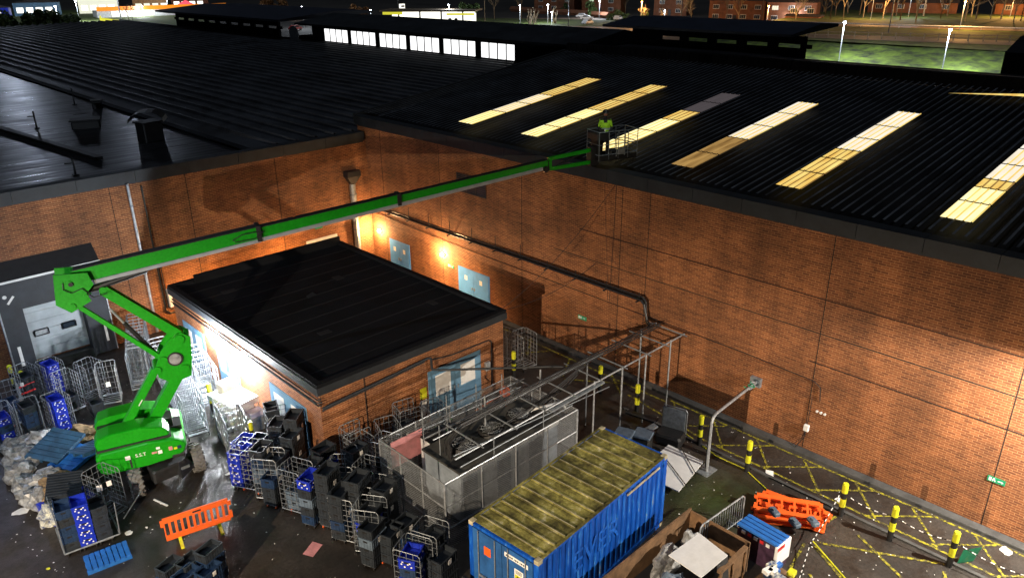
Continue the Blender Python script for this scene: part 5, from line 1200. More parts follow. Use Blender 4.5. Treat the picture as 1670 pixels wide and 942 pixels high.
# ------------------------------------------------------------------ roll cages
def wire_panel(mb, a, b, z0, z1, nx=4, nz=9, w=.012, frame=.026, T=None):
    a = Vector(a); b = Vector(b)
    mb.tube([a+Vector((0,0,z0)),a+Vector((0,0,z1-.08)),a.lerp(b,.08)+Vector((0,0,z1)),a.lerp(b,.92)+Vector((0,0,z1)),b+Vector((0,0,z1-.08)),b+Vector((0,0,z0))],frame,6,T=T)
    for i in range(1,nx): p = a.lerp(b,i/nx); mb.bar(p+Vector((0,0,z0)),p+Vector((0,0,z1)),w,T=T)
    for i in range(nz): z = z0+(z1-z0)*i/nz; mb.bar(a+Vector((0,0,z)),b+Vector((0,0,z)),w,T=T)
def make_cage(m='steel', shelf=False, nest=False):
    t = thing('roll_cage', '', 'roll cage', (0,0,0)); ks = []
    w_,d_,h_ = .36,.41,1.68
    for sg in (-1,1):
        p = MB(); wire_panel(p,(sg*w_,-d_,0),(sg*w_,d_,0),.18,h_,*((2,4,.014,.03) if nest else (4,8))); ks.append(p.build('side_panel',M[m],t))
    p = MB(); wire_panel(p,(-w_,d_,0),(w_,d_,0),.18,h_,*((3,5,.014,.042) if nest else (4,6))); ks.append(p.build('back_panel',M[m],t))
    p = MB(); p.tube([(-w_,-d_,.17),(w_,-d_,.17),(w_,d_,.17),(-w_,d_,.17),(-w_,-d_,.17)],.035,6)
    for i in range(5): p.bar((-w_,-d_+.16*(i+.5),.17),(w_,-d_+.16*(i+.5),.17),.022)
    if shelf: p.box((-w_+.02,-d_+.02,.8),(w_-.02,d_-.02,.82))
    ks.append(p.build('base',M[m],t))
    wm = MB(); wm.disc((0,0,.06),.06,(1,0,0),.03,10); wm.bar((0,0,.06),(0,0,.16),.03); wme = wm.mesh('castor',M['black'])
    for (x,y) in [(-w_,-d_),(w_,-d_),(-w_,d_),(w_,d_)]:
        o = D.objects.new('castor',wme); COL.objects.link(o); o.parent = t; o.location = (x,y,0); ks.append(o)
    note(t,ks); return t
cage_a = make_cage('steel'); cage_b = make_cage('steel_dull'); cage_n = make_cage('steel',nest=True); cage_m = make_cage('steel_dull',nest=True)
used = {}
def cage(proto, x, y, rz, label, group='galvanised roll cages', tilt=0):
    if not used.get(proto.name):
        used[proto.name] = 1; proto.location = (x,y,0); proto.rotation_euler = (tilt,0,rz); proto['label'] = label; proto['group'] = group; return proto
    c = dup_fast(proto,(x,y,0),rz,label,rot=(tilt,0,rz)); c['group'] = group; return c
def train(x0,y0,x1,y1,n,desc,proto):
    rz = math.atan2(y1-y0,x1-x0)-math.pi/2
    for i in range(n):
        t_ = i/(n-1); j_ = random.uniform(-.015,.015)
        nm = 'nearest' if i == 0 else ('farthest' if i == n-1 else ORD[i])
        cage(proto, x0+(x1-x0)*t_+j_, y0+(y1-y0)*t_, rz+random.uniform(-.02,.02), f'{nm} roll cage{"" if i in (0,n-1) else " from the front"} in the {desc}', f'roll cages nested in the {desc}')
random.seed(11)
train(8.45,31.3,9.75,34.9,11,'row by the back wall',cage_m)
train(8.62,26.3,9.50,31.6,14,'long row behind the boom lift',cage_n)
train(9.08,23.6,9.35,24.9,4,'short row below the white boards',cage_m)
train(9.95,28.0,10.25,29.8,5,'row against the small building',cage_n)
# loose cages
cage(cage_b,6.75,31.75,R(15),'empty dark roll cage near the dock, farther of the loose pair')
cage(cage_a,7.15,30.95,R(-20),'empty roll cage with a white tag, nearer of the loose pair by the dock')
cage(cage_b,4.62,23.6,R(20),'roll cage holding paper tags between the blue crates and the boom lift')
for (x,y,r_,lb) in [(11.5,19.45,10,'roll cage at the near corner of the small building'),(12.7,19.5,-15,'roll cage against the front wall left of the mesh enclosure'),(10.35,22.9,70,'roll cage holding black crates beside the blue side door'),
        (9.15,19.55,20,'empty roll cage in the middle of the dark crate row'),(9.45,18.55,20,'roll cage half hidden behind the crate row'),(10.35,18.7,50,'roll cage behind the crate row near the small building'),
        (9.55,17.25,20,'roll cage around the tall crate stacks'),(9.75,16.3,25,'roll cage closest to the pink paper on the ground'),(20.6,21.9,12,'empty roll cage beyond the front corner of the small building'),(21.1,21.2,-10,'empty roll cage beside the yellow hatched lane'),
        (10.4,14.25,10,'roll cage cut off by the bottom edge next to the container'),(9.6,14.0,30,'roll cage with a blue crate at the bottom edge'),
        (3.3,30.3,5,'roll cage of navy crates at the far left edge'),(4.1,30.0,5,'roll cage of dark crates, middle one of the three at left'),(5.0,29.75,5,'roll cage with bright blue crates beside the waste heap'),
        (4.75,33.1,12,'roll cage with red edged black crates by the dock shelter'),(5.65,32.9,12,'roll cage with a blue tub in front of the dock shelter'),(5.75,31.4,12,'roll cage standing between the two blue crate cages'),
        (11.75,20.1,80,'roll cage parked flat against the front wall of the small building'),(13.9,20.0,85,'roll cage flat against the wall below the yellow sign'),(12.1,18.75,15,'roll cage behind the pink board'),(10.9,18.0,30,'roll cage between crates and enclosure'),
        (8.85,20.75,28,'roll cage around the grid lidded stack'),(10.6,16.9,20,'roll cage jammed against the enclosure mesh'),(8.6,21.75,28,'low view roll cage behind the blue crate pair'),(3.9,32.0,8,'roll cage behind the left hand crates'),(14.6,19.3,-20,'roll cage in front of the blue double doors')]:
    cage(cage_b if random.random()<.65 else cage_a,x,y,R(r_+random.uniform(-12,12)),lb)
for (x,y,z,s_,lb) in [(7.02,30.5,1.05,.16,'white tag hanging on the loose roll cage by the dock'),(4.42,23.2,1.35,.16,'red and white tag on the roll cage beside the boom lift'),(4.72,23.25,1.35,.14,'smaller tag on the roll cage beside the boom lift'),(4.52,32.6,1.2,.12,'white tag on the roll cage with red edged crates')]:
    q = MB(); q.box((-s_/2,-.006,-s_*.65),(s_/2,.006,s_*.65)); single('tag', q, M['paper'], lb, 'tag', (x,y,z), R(-10))

# ------------------------------------------------------------------ crates
def crate_mesh(m, specks=False):
    mb = MB(); w_,d_,h_,t_ = .30,.20,.285,.018
    mb.box((-w_,-d_,0),(w_,d_,.02))
    mb.box((-w_,-d_,.02),(w_,-d_+t_,h_-.03)); mb.box((-w_,d_-t_,.02),(w_,d_,h_-.03)); mb.box((-w_,-d_+t_,.02),(-w_+t_,d_-t_,h_-.03)); mb.box((w_-t_,-d_+t_,.02),(w_,d_-t_,h_-.03))
    e = .014
    mb.box((-w_-e,-d_-e,h_-.03),(w_+e,-d_+t_,h_)); mb.box((-w_-e,d_-t_,h_-.03),(w_+e,d_+e,h_)); mb.box((-w_-e,-d_+t_,h_-.03),(-w_+t_,d_-t_,h_)); mb.box((w_-t_,-d_+t_,h_-.03),(w_+e,d_-t_,h_))
    for i in range(7):
        x = -w_+.05+i*.083
        for sg in (-1,1): mb.box((x-.008,sg*d_-.009,.03),(x+.008,sg*d_+.009,h_-.04)) 
    for i in range(4):
        y = -d_+.06+i*.093
        for sg in (-1,1): mb.box((sg*w_-.009,y-.008,.03),(sg*w_+.009,y+.008,h_-.04))
    mb.box((-w_-.006,-d_-.006,.12),(w_+.006,d_+.006,.128))
    for sg in (-1,1): mb.box((sg*(w_+.004)-.008,-.06,h_-.10),(sg*(w_+.004)+.008,.06,h_-.06),mi=1); mb.box((-.07,sg*(d_+.004)-.008,h_-.10),(.07,sg*(d_+.004)+.008,h_-.06),mi=1)
    if specks:
        for (x,z) in [(-.2,.1),(-.06,.17),(.07,.09),(.2,.16),(-.14,.2),(.15,.22)]: mb.box((x-.022,-d_-.013,z-.018),(x+.022,-d_-.010,z+.018),mi=2); mb.box((-w_-.013,x*.6-.02,z-.018),(-w_-.010,x*.6+.02,z+.018),mi=2)
    return mb.mesh('crate',[m,M['black'],M['paper']])
CM = {'dark':crate_mesh(M['c_dark']),'navy':crate_mesh(M['c_navy']),'blue':crate_mesh(M['c_blue'],True),'grey':crate_mesh(M['c_grey'])}
CNAME = {'dark':'black','navy':'navy','blue':'bright blue','grey':'blue grey'}
def stack(x, y, kinds, rz, desc, z=.17, dolly=True, tags=True, sc=1.0):
    if dolly:
        t = thing('wheeled_dolly', f'dolly under {desc}', 'dolly', (x,y,0), rz, 'dollies under crate stacks')
        MB().box((-.31,-.21,.12),(.31,.21,.16)).build('deck',M['steel_dull'],t)
        for (a,b) in [(-.26,-.16),(.26,-.16),(-.26,.16),(.26,.16)]: MB().disc((a,b,.055),.055,(0,1,0),.03,12).build('castor',M['orange'] if random.random()<.3 else M['black'],t)
    for i,k in enumerate(kinds):
        o = D.objects.new('crate', CM[k]); COL.objects.link(o)
        o.location = (x+random.uniform(-.012,.012),y+random.uniform(-.012,.012),z+i*.272*sc); o.rotation_euler = (0,0,rz+random.uniform(-.04,.04)); o.scale = (sc,sc,sc)
        pos = 'top' if i == len(kinds)-1 else ORD[i]+('' if i == 0 else ' up')
        tag(o, f'{CNAME[k]} crate, {pos}, {desc}', 'crate', 'stacked plastic crates')
        if tags and i in (2,4) and random.random()<.6:
            MB().box((-.05,-.222,.10),(.06,-.217,.23)).build('label',M['paper'],o)
d,n_,b,g_ = 'dark','navy','blue','grey'
r2 = R(28)
ST = [(8.45,22.0,[b]*4,r2,'blue pair of stacks left of the dark row, near one'),(8.80,22.45,[b]*4,r2,'blue pair of stacks left of the dark row, far one'),
 (8.85,21.15,[d,g_,g_,n_,d],r2,'stack with a black grid lid near the blue pair'),(9.15,20.75,[g_,d,g_,d],r2,'stack right of the grid lidded stack'),
 (9.95,22.1,[d]*5,R(40),'tall black stack by the side door, left one'),(10.35,21.65,[d]*6,R(40),'tall black stack at the small building corner'),(10.3,23.2,[d]*5,R(70),'black stack inside the cage at the side door'),
 (9.95,21.15,[d]*5,R(30),'black stack behind the grid lidded stack'),(9.2,19.6,[g_,g_],r2,'low grey stack inside the empty cage'),
 (9.15,18.6,[n_,d,g_,d,b],R(25),'stack with one blue crate on top'),(9.5,18.15,[d,d,d,d,d,d],R(25),'tallest dark stack in the front row'),(10.05,18.4,[d]*4,R(25),'dark stack behind the tallest one'),
 (9.45,17.35,[d,n_,d,d,d],R(25),'dark stack inside the cage beside the tall ones'),(9.95,17.15,[d,n_,n_,d,d,d],R(25),'dark stack with white tags facing the enclosure'),(9.75,16.35,[d,n_,b,d],R(25),'dark stack nearest the pink paper'),
 (9.45,15.75,[d,d,g_,d],R(20),'front dark stack at the end of the row'),(9.9,15.5,[d,d,d],R(20),'low dark stack at the end of the row'),
 (9.55,14.0,[b,b,n_,b],R(30),'blue stack inside the cage at the bottom edge'),(10.35,14.15,[d,d,d,d],R(10),'dark stack inside the cage beside the container'),(10.3,13.6,[d,d,d],R(10),'dark stack at the container door'),
 (3.25,22.7,[d,n_,n_,d,n_],R(80),'left hand stack of the trolley beside the waste heap'),(3.68,22.62,[b,b,b,b,b],R(80),'blue middle stack of the trolley beside the waste heap'),(4.12,22.55,[d,d,d,d],R(80),'right hand stack with white tags on that trolley'),
 (3.35,23.4,[n_,d,n_,d],R(80),'rear left stack on the trolley by the waste heap'),(3.8,23.3,[d,n_,d],R(80),'rear middle stack on the trolley by the waste heap'),
 (4.75,18.75,[n_,n_,d],R(20),'left stack of the group at the bottom edge'),(5.2,18.55,[d,n_,d],R(20),'middle stack of the group at the bottom edge'),(5.7,18.25,[n_,g_,n_,d],R(20),'right stack of the group at the bottom edge'),(4.95,18.1,[n_,n_,n_],R(20),'front left stack of the bottom edge group'),(5.45,17.85,[d,n_,n_],R(20),'front right stack of the bottom edge group'),
 (3.3,30.3,[n_,b,n_,b],R(95),'cage at the far left edge'),(4.1,30.0,[n_,d,n_,n_,d],R(95),'middle cage at left'),(5.0,29.75,[b,b,b,b,b],R(95),'cage beside the waste heap'),
 (4.75,33.1,[d,d,d,d],R(100),'red edged cage by the dock shelter'),(5.65,32.9,[b,b,b,b,b],R(100),'blue tub cage in front of the dock'),(5.75,31.4,[d,d],R(100),'cage between the blue crate cages'),
 (9.55,23.1,[g_,d],R(30),'low pair of crates beside the bollard'),
 (8.75,20.35,[d,d,n_],R(28),'stack in front of the empty cage'),(9.75,19.6,[d,d,d,d],R(28),'stack left of the folded cages'),(10.5,20.1,[d,b,b,d],R(10),'stack against the small building corner'),(11.0,18.9,[d,d,d,d,d],R(10),'stack behind the front row, near the enclosure'),
 (10.55,17.55,[d,n_,d,d],R(20),'stack between the tall ones and the enclosure'),(10.5,16.6,[d,d,d,d,d],R(20),'tall stack touching the enclosure'),(10.4,15.5,[d,n_,d],R(12),'low stack touching the enclosure'),(10.75,14.8,[d,d],R(12),'pair of crates at the enclosure corner'),
 (12.0,18.6,[d,d,d],R(5),'low stack behind the pink board'),(13.4,19.6,[d,d,d,d],R(5),'stack against the front wall of the building'),(14.2,19.0,[d,d,d],R(-8),'stack in front of the yellow sign'),
 (3.9,31.9,[n_,d,n_],R(95),'group behind the left hand cages'),(2.9,31.4,[n_,n_,b],R(95),'group at the very left edge'),(6.35,30.1,[d,d],R(90),'pair on the ground by the blue cage'),(3.6,33.6,[d,d,d],R(95),'group beside the yellow bollards')]
random.seed(21)
for (x,y,ks,rz,ds) in ST: stack(x,y,ks,rz,ds,sc=1.18 if x>8 and x<12 else 1.06)
# grid lid
s = MB()
for i in range(9): s.box((-.31+i*.075,-.21,0),(-.295+i*.075,.21,.03))
for i in range(6): s.box((-.31,-.21+i*.08,.0),(.31,-.195+i*.08,.028))
single('grid_tray', s, M['c_dark'], 'black grid tray lying on the stack beside the blue pair', 'tray', (8.85,21.15,1.55), r2)
s = MB(); s.box((-.31,-.21,0),(.31,.21,.02)); 
for i in range(11): s.box((-.31+i*.06,-.21,.02),(-.29+i*.06,.21,.05))
o = single('grid_tray', s, M['c_dark'], 'large black grid tray on top of the waste heap', 'tray', (3.75,24.7,.95), R(70)); o.scale = (2.2,2.4,1.2); o.rotation_euler = (R(8),R(-6),R(70))
for (x,y,z,lb) in [(4.66,32.75,.75,'red plastic strip on the lower edge of black crates by the dock'),(4.70,32.78,1.05,'upper red plastic strip on black crates by the dock')]:
    q = MB(); q.box((-.3,-.02,-.03),(.3,.02,.03)); single('red_strip', q, M['red'], lb, 'strip', (x,y,z), R(12))
# trolley base under left stacks
s = MB(); s.tube([(2.95,22.35,.2),(4.45,22.15,.2),(4.6,23.6,.2),(3.1,23.8,.2),(2.95,22.35,.2)],.05,6); s.tube([(4.45,22.15,.2),(4.5,22.15,1.35)],.035,6); s.tube([(2.95,22.35,.2),(2.95,22.35,1.4),(3.1,23.8,1.4)],.035,6)
single('flat_trolley', s, M['steel_dull'], 'tubular flat trolley carrying crate stacks beside the waste heap', 'trolley')
s = MB(); s.bar((4.75,22.6,.35),(5.6,23.4,.5),.04,n=6); single('tow_bar', s, M['steel_dull'], 'steel tow bar leaning between the crates and the tyre', 'bar')
s = MB(); s.bar((5.9,23.35,.03),(6.1,22.7,.03),.06,.02); single('paper_strip', s, M['paper'], 'white strip on the ground by the front tyre', 'litter')

# white boards stacked under the lamp
s = thing('board_trolley', 'trolley stacked with large white boards under the glaring lamp', 'trolley', (10.0,25.9,0), R(8))
MB().cbox((-.52,-.85,.98),(.62,.85,1.22),.01).build('board_stack',M['white'],s); MB().box((-.5,-.8,.2),(.6,.8,.26)).build('deck',M['steel'],s)
for (a,b_) in [(-.5,-.8),(.6,-.8),(-.5,.8),(.6,.8)]: MB().bar((a,b_,.1),(a,b_,1.0),.04,n=6).build('upright',M['steel'],s)
for k in range(3): MB().cbox((-.45,-.75+k*.5,.30),(.45,-.30+k*.5,.92),.02).build('carton',M['white'],s)
s = MB(); s.cbox((-.35,-.25,0),(.35,.25,.32),.04); single('white_box', s, M['white'], 'white plastic box on the stacked boards below the lamp', 'box', (10.15,26.5,1.225), R(5))
s = MB(); s.cbox((-.28,-.2,0),(.28,.2,.22),.03); single('lilac_box', s, mat('lilac_plastic',(.5,.47,.6),.5), 'pale lilac plastic box by the wall beside the stacked boards', 'box', (10.4,24.95,.6), R(5))
st2 = MB(); st2.cbox((-.3,-.22,0),(.3,.22,.58),.02); single('grey_cabinet', st2, M['steel_dull'], 'grey metal cabinet standing under the lilac box', 'cabinet', (10.4,24.95,0), R(5))

# ------------------------------------------------------------------ orange pedestrian barrier
def slot_barrier(mb, L=2.0, H=1.0, n=11, t=.05, T=None, mi=0):
    mb.box((0,-t/2,.80),(L,t/2,.98),T=T,mi=mi); mb.box((0,-t/2,.16),(L,t/2,.34),T=T,mi=mi)
    for i in range(n+1): x = L*i/n; w_ = .035; mb.box((max(0,x-w_),-t/2+.004,.34),(min(L,x+w_),t/2-.004,.80),T=T,mi=mi)
    mb.box((-.08,-t/2,.70),(-.001,t/2,.92),T=T,mi=mi); mb.box((L+.001,-t/2,.24),(L+.08,t/2,.5),T=T,mi=mi); mb.box((L+.001,-t/2,.72),(L+.08,t/2,.86),T=T,mi=mi)
t = thing('pedestrian_barrier', 'orange slotted pedestrian barrier standing alone in the yard on yellow feet', 'barrier', (5.36,20.85,0), math.atan2(-.42,1.86))
s = MB(); slot_barrier(s,1.9); s.build('panel',M['orange'],t)
for x in (.38,1.55): MB().cbox((x-.05,-.42,0),(x+.05,.32,.06),.01).bar((x,0,.06),(x,0,.17),.08).build('foot',M['yellow'],t)
s = MB(); s.box((.85,-.028,.86),(1.1,.028,.92)); s.build('grip',M['black'],t)
# ------------------------------------------------------------------ pallets
def pallet(loc, rz, m, label, tilt=(0,0), L=1.2, W=.8, n=8):
    t = MB()
    for i in range(n): x = -L/2+L*i/n; t.cbox((x+.012,-W/2,.10),(x+L/n-.012,W/2,.135),.006)
    for y in (-W/2,-.05,W/2-.1): t.box((-L/2,y,.0),(L/2,y+.1,.099))
    o = single('plastic_pallet', t, M[m], label, 'pallet', loc, rz); o.rotation_euler = (tilt[0],tilt[1],rz); return o
pallet((3.85,21.5,0),R(-8),'blue_pallet','bright blue slatted plastic pallet lying flat on open ground')
pallet((4.3,27.7,.75),R(35),'blue_old','dusty blue pallet sloping on top of the waste heap, larger one',(R(6),R(-10)),1.5,1.25,7)
pallet((5.15,26.9,.62),R(20),'blue_old','dusty blue pallet behind the boom lift, right of the sloping one',(R(-12),R(8)),1.2,1.1,7)
pallet((4.6,26.9,.5),R(30),'blue_pallet','bright blue edge pallet beneath the sloping dusty one',(R(3),R(-4)),1.3,1.0,6)
# ------------------------------------------------------------------ waste heap
def lump(name, loc, s, m, label, cat, seed, group=None):
    bm = bmesh.new(); bmesh.ops.create_icosphere(bm, subdivisions=3, radius=1); rnd = random.Random(seed)
    ph = [rnd.uniform(0,6) for _ in range(6)]
    for v in bm.verts:
        c = v.co; f = 1+.22*math.sin(3*c.x+ph[0])*math.sin(4*c.y+ph[1])+.14*math.sin(7*c.z+ph[2]+5*c.x)+.08*math.sin(11*c.y+ph[3]+8*c.z)+rnd.uniform(-.07,.07)
        v.co = Vector((c.x*s[0]*f, c.y*s[1]*f, max(-s[2]*.6, c.z*s[2]*f)))
    me = D.meshes.new(name); bm.to_mesh(me); bm.free(); me.materials.append(M[m]); o = D.objects.new(name, me); COL.objects.link(o)
    o.location = (loc[0],loc[1],loc[2]+s[2]*.6); return tag(o, label, cat, group)
WB = ['at the far end of the heap','left of the sloping blue pallet','along the left edge of the heap','at the left corner of the heap','behind the far corner of the pallet','in the middle of the left side','on top of the far end','nearest the black grid tray','beside the brown cartons']
for i,(x,y,z,sx,sy,sz) in enumerate([(3.5,29.5,0,.55,.5,.45),(3.3,28.6,.0,.5,.55,.5),(3.1,27.6,0,.45,.5,.45),(3.0,26.6,0,.4,.5,.4),(4.2,29.2,0,.5,.45,.5),(3.6,28.0,.4,.45,.4,.3),(3.9,29.0,.45,.45,.4,.25),(3.1,25.7,0,.4,.45,.45),(3.6,26.4,.3,.45,.4,.3)]):
    lump('waste_bag',(x,y,z),(sx,sy,sz),'plastic_bag',f'crumpled white plastic sacking {WB[i]}','waste bag',100+i,'crumpled plastic sacking on the waste heap')
lump('cardboard_heap',(3.7,25.6,.1),(.6,.5,.5),'cardboard','torn brown cardboard between the sacking and the black grid tray','cardboard',201)
lump('cardboard_heap',(5.35,28.9,0),(.55,.4,.35),'cardboard','brown rags and card heaped beyond the blue pallets','cardboard',202)
lump('cardboard_heap',(3.25,24.5,0),(.4,.4,.45),'magazine','mixed papers and packets spilling at the near corner of the heap','paper waste',203)
lump('yellow_bag',(4.75,29.05,.2),(.22,.16,.14),'yellow','small yellow bag on the far side of the waste heap','bag',204)
s = MB(); s.cbox((-.7,-.9,0),(.7,.9,.42),.05); single('waste_bin', s, M['c_blue'], 'low blue bin under the waste heap near the sacking', 'bin', (3.7,25.2,0), R(8))
s = MB(); s.cbox((-.9,-1.5,0),(.9,1.5,.40),.08); single('waste_skip', s, M['dark'], 'dark low skip beneath the blue pallets and sacking', 'skip', (4.3,27.6,0), R(8))
for (x,y,r_,m_,lb) in [(2.55,25.8,.30,'paper','torn white plastic scrap on the wet ground at left'),(8.42,17.55,.28,'pink','pale pink folded paper on the ground by the crates'),(4.72,22.25,.14,'paper','small crumpled paper between the blue pallet and crates'),(8.3,22.95,.13,'paper','small torn paper in front of the lift tyre'),
     (7.7,21.2,.05,'paper','tiny scrap of paper beyond the orange barrier'),(21.6,9.75,.2,'paper','white sheet of paper beside the lone bollard'),(21.9,7.4,.18,'paper','white strip of card near the chained bollard'),(23.1,2.9,.22,'paper','white paper at the right edge on the yellow line'),(5.2,22.1,.05,'paper','tiny scrap near the crumpled paper'),(2.45,22.3,.07,'yellow','small yellow object left of the blue pallet'),(4.75,20.0,.07,'yellow','small yellow foot near the bottom edge crates')]:
    q = MB(); pts = []; rn = random.Random(x*7+y)
    if r_ > .19 and m_ != 'paper' or r_ == .2: pts = [(-r_,-r_*.7,.015),(r_,-r_*.6,.02),(r_,r_*.7,.03),(-r_,r_*.6,.015)]
    else: pts = [(r_*math.cos(a*.7)*rn.uniform(.5,1.1), r_*math.sin(a*.7)*rn.uniform(.5,1.1), .015+rn.random()*.03) for a in range(9)]
    q.add(pts,[tuple(range(len(pts)))]); single('litter', q, M[m_], lb, 'litter', (x,y,0), R(25))

# scattered grit and scraps over the tarmac
s = MB(); random.seed(77)
for i in range(420):
    if random.random()<.5: x,y = random.uniform(2,9),random.uniform(18,34)
    else: x,y = random.uniform(15,23.2),random.uniform(3,15)
    a = random.random()*3; r_ = random.uniform(.012,.035); z = .012+random.random()*.01
    s.quad((x-r_*math.cos(a),y-r_*math.sin(a),z),(x+r_*math.sin(a)*.6,y-r_*math.cos(a)*.6,z+.01),(x+r_*math.cos(a),y+r_*math.sin(a),z+.004),(x-r_*math.sin(a)*.6,y+r_*math.cos(a)*.6,z))
o = single('ground_litter', s, M['paper'], 'fine scraps of litter and grit scattered over the yard', 'litter'); o['kind'] = 'stuff'

# ------------------------------------------------------------------ things right of the container
t = thing('plywood_bin', 'big open bin made of weathered plywood sheets beside the blue container', 'wooden bin', (12.3,7.9,0))
MB().box((-.5,1.98,0),(4.62,2.03,1.12)).build('side_board',M['wood'],t); MB().box((4.57,.0,0),(4.62,1.975,1.05)).build('end_board',M['wood'],t)
s = MB(); s.box((3.0,-.03,0),(4.3,.02,1.05)); s.build('front_board',M['wood'],t)
s = MB(); s.box((2.95,-.08,1.0),(4.35,.05,1.09)); s.box((2.95,-.08,0),(3.04,-.035,.99)); s.box((4.26,-.08,0),(4.35,-.035,.99)); s.box((3.6,-.08,0),(3.69,-.035,.99)); s.build('batten',M['wood'],t)
MB().box((-.5,.03,.0),(4.56,1.97,.25)).build('floor_board',M['dark'],t)
s = MB(); s.add([(16.05,9.05,1.20),(15.75,7.95,1.28),(14.62,8.05,1.18),(14.78,9.2,1.10),(16.05,9.05,1.17),(15.75,7.95,1.25),(14.62,8.05,1.15),(14.78,9.2,1.07)],[(0,1,2,3),(7,6,5,4),(0,4,5,1),(1,5,6,2),(2,6,7,3),(3,7,4,0)])
single('white_board', s, M['white'], 'large white square board lying across the top of the plywood bin', 'board')
s = MB(); s.add([(15.75,7.95,1.255),(15.55,8.55,1.2),(15.3,8.0,1.15),(15.2,7.75,.6),(15.6,7.75,.6)],[(0,1,2),(0,2,3,4)]); single('black_sheet', s, M['black'], 'black sheet hanging over the corner of the white board', 'sheet')
lump('wrapped_load',(14.2,8.6,.25),(.45,.4,.55),'c_grey','grey blue plastic covered load inside the plywood bin','load',301)
lump('wrapped_load',(16.2,9.35,.25),(.35,.25,.45),'plastic_bag','clear plastic scraps stuffed beside the white board','plastic waste',302)
lump('wrapped_load',(15.0,9.45,.25),(.6,.25,.45),'plastic_bag','tangled clear wrap at the back of the plywood bin','plastic waste',303)
lump('wrapped_load',(13.1,8.7,.25),(.6,.5,.35),'dark','dark bags in the shaded end of the plywood bin','waste bag',304)
t = thing('steel_barrier', 'dark steel crowd barrier with a pale top rail standing beside the plywood bin', 'barrier', (16.45,9.25,0), R(-4))
s = MB(); s.tube([(0,0,.12),(0,0,1.0),(.1,0,1.1),(2.1,0,1.1),(2.2,0,1.0),(2.2,0,.12)],.05,8); s.build('frame',M['steel'],t)
s = MB(); s.bar((0,0,.2),(2.2,0,.2),.04,n=6)
for i in range(1,18): s.bar((2.2*i/18,0,.2),(2.2*i/18,0,1.08),.018)
s.build('bars',M['steel_dull'],t)
for x in (.25,1.95): MB().bar((x,-.3,.03),(x,.3,.03),.05).bar((x,0,.03),(x,0,.2),.04).build('foot',M['steel_dull'],t)
# wrapped stacks
t = thing('wrapped_stack', 'tall wrapped stack with blue boards laid across its top beside orange barriers', 'stack', (17.75,7.95,0), R(-3))
MB().cbox((-.36,-.68,.0),(.36,.68,.92),.08).build('load',M['purple'],t)
MB().cbox((-.385,-.70,.25),(.38,-.60,.95),.03).build('wrap',M['white'],t); s = MB(); s.box((-.37,-.705,.80),(.0,-.702,.93)); s.build('label',M['red'],t)
for k in range(4): MB().cbox((-.34+k*.17,-.66,.925),(-.20+k*.17,.68,.985),.012).build('blue_board',M['blue_pallet'],t)
for k in range(5): MB().cbox((-.40+(k%2)*.01,-.45+k*.2,.80),(-.365,-.33+k*.2,.9),.005).build('tape',M['red'] if k%2 else M['white'],t)
t = thing('magazine_pallet', 'pallet of bundled colourful magazines at the bottom edge beside the yellow lines', 'pallet load', (17.1,7.0,0), R(-6))
MB().cbox((-.55,-.5,0),(.5,.5,.14),.02).build('pallet',M['wood'],t)
random.seed(9)
mm = ['magazine','white','shop_x','blue_pallet','yellow','white','purple','c_blue']
for i in range(14):
    x = random.uniform(-.45,.3); y = random.uniform(-.45,.25); z = .145+(i//5)*.14; q = MB(); q.cbox((x,y,z),(x+.26,y+.2,z+.12),.01,T=Matrix.Rotation(random.uniform(-.2,.2),4,'Z'))
    k = random.choice(['magazine','white','blue_pallet','yellow','white','c_navy']); q.build('bundle',M[k],t)
# orange barriers lying in a heap
random.seed(4)
for k in range(5):
    s = MB(); slot_barrier(s,2.1-.05*k,H=1,n=5+k%2,t=.05); o = single('pedestrian_barrier', s, M['orange'], ['lowest orange barrier lying in the flat heap','second orange barrier up in the flat heap','middle orange barrier of the flat heap','fourth orange barrier up in the flat heap','uppermost orange barrier on the flat heap'][k], 'barrier', group='orange barriers lying in a heap')
    o.rotation_euler = (R(86+random.uniform(-3,4)),R(random.uniform(-5,5)),R(112+random.uniform(-14,14))); o.location = (19.85+random.uniform(-.06,.06)-k*.02,7.05+random.uniform(-.08,.08),.05+k*.10)
for (x,y,z,lb) in [(19.2,8.35,.52,'grey rubber foot on the orange heap, farther one'),(19.15,7.65,.54,'grey rubber foot on the orange heap, nearer one'),(19.65,7.3,.50,'grey rubber foot at the end of the orange heap')]:
    s = MB(); s.cbox((-.20,-.12,0),(.20,.12,.12),.04); s.box((-.06,-.06,.12),(.06,.06,.16)); single('barrier_foot', s, M['c_grey'], lb, 'barrier foot', (x,y,z), R(60))
s = MB(); s.tube([(19.35,7.1,.1),(19.0,6.4,.03),(18.4,5.4,.03),(17.6,4.2,.03)],.045,6); single('yellow_hose', s, M['yellow'], 'yellow hose on the ground running from the orange heap to the bottom edge', 'hose')
s = MB(); s.tube([(21.75,13.6,.03),(21.2,11.6,.03),(21.25,10.5,.03),(20.7,9.3,.03),(20.4,8.7,.04)],.035,6); single('yellow_hose', s, M['yellow'], 'thin yellow hose along the ground past the lone bollard', 'hose')
s = MB(); s.tube([(23.6,12.0,.05),(22.5,12.8,.03),(22.0,14.6,.03),(20.6,16.2,.03)],.025,5); single('ground_cable', s, M['black'], 'black cable across the hatched lane near the scaffold frame', 'cable')
M['clear_green'] = mat('green_plastic_sheet',(.005,.10,.05),.3)
s = MB(); s.quad((21.5,3.75,.03),(21.95,3.45,.03),(22.05,3.35,.55),(21.6,3.7,.5)); single('green_sheet', s, M['clear_green'], 'green plastic sheet leaning behind the nearest bollard', 'sheet')
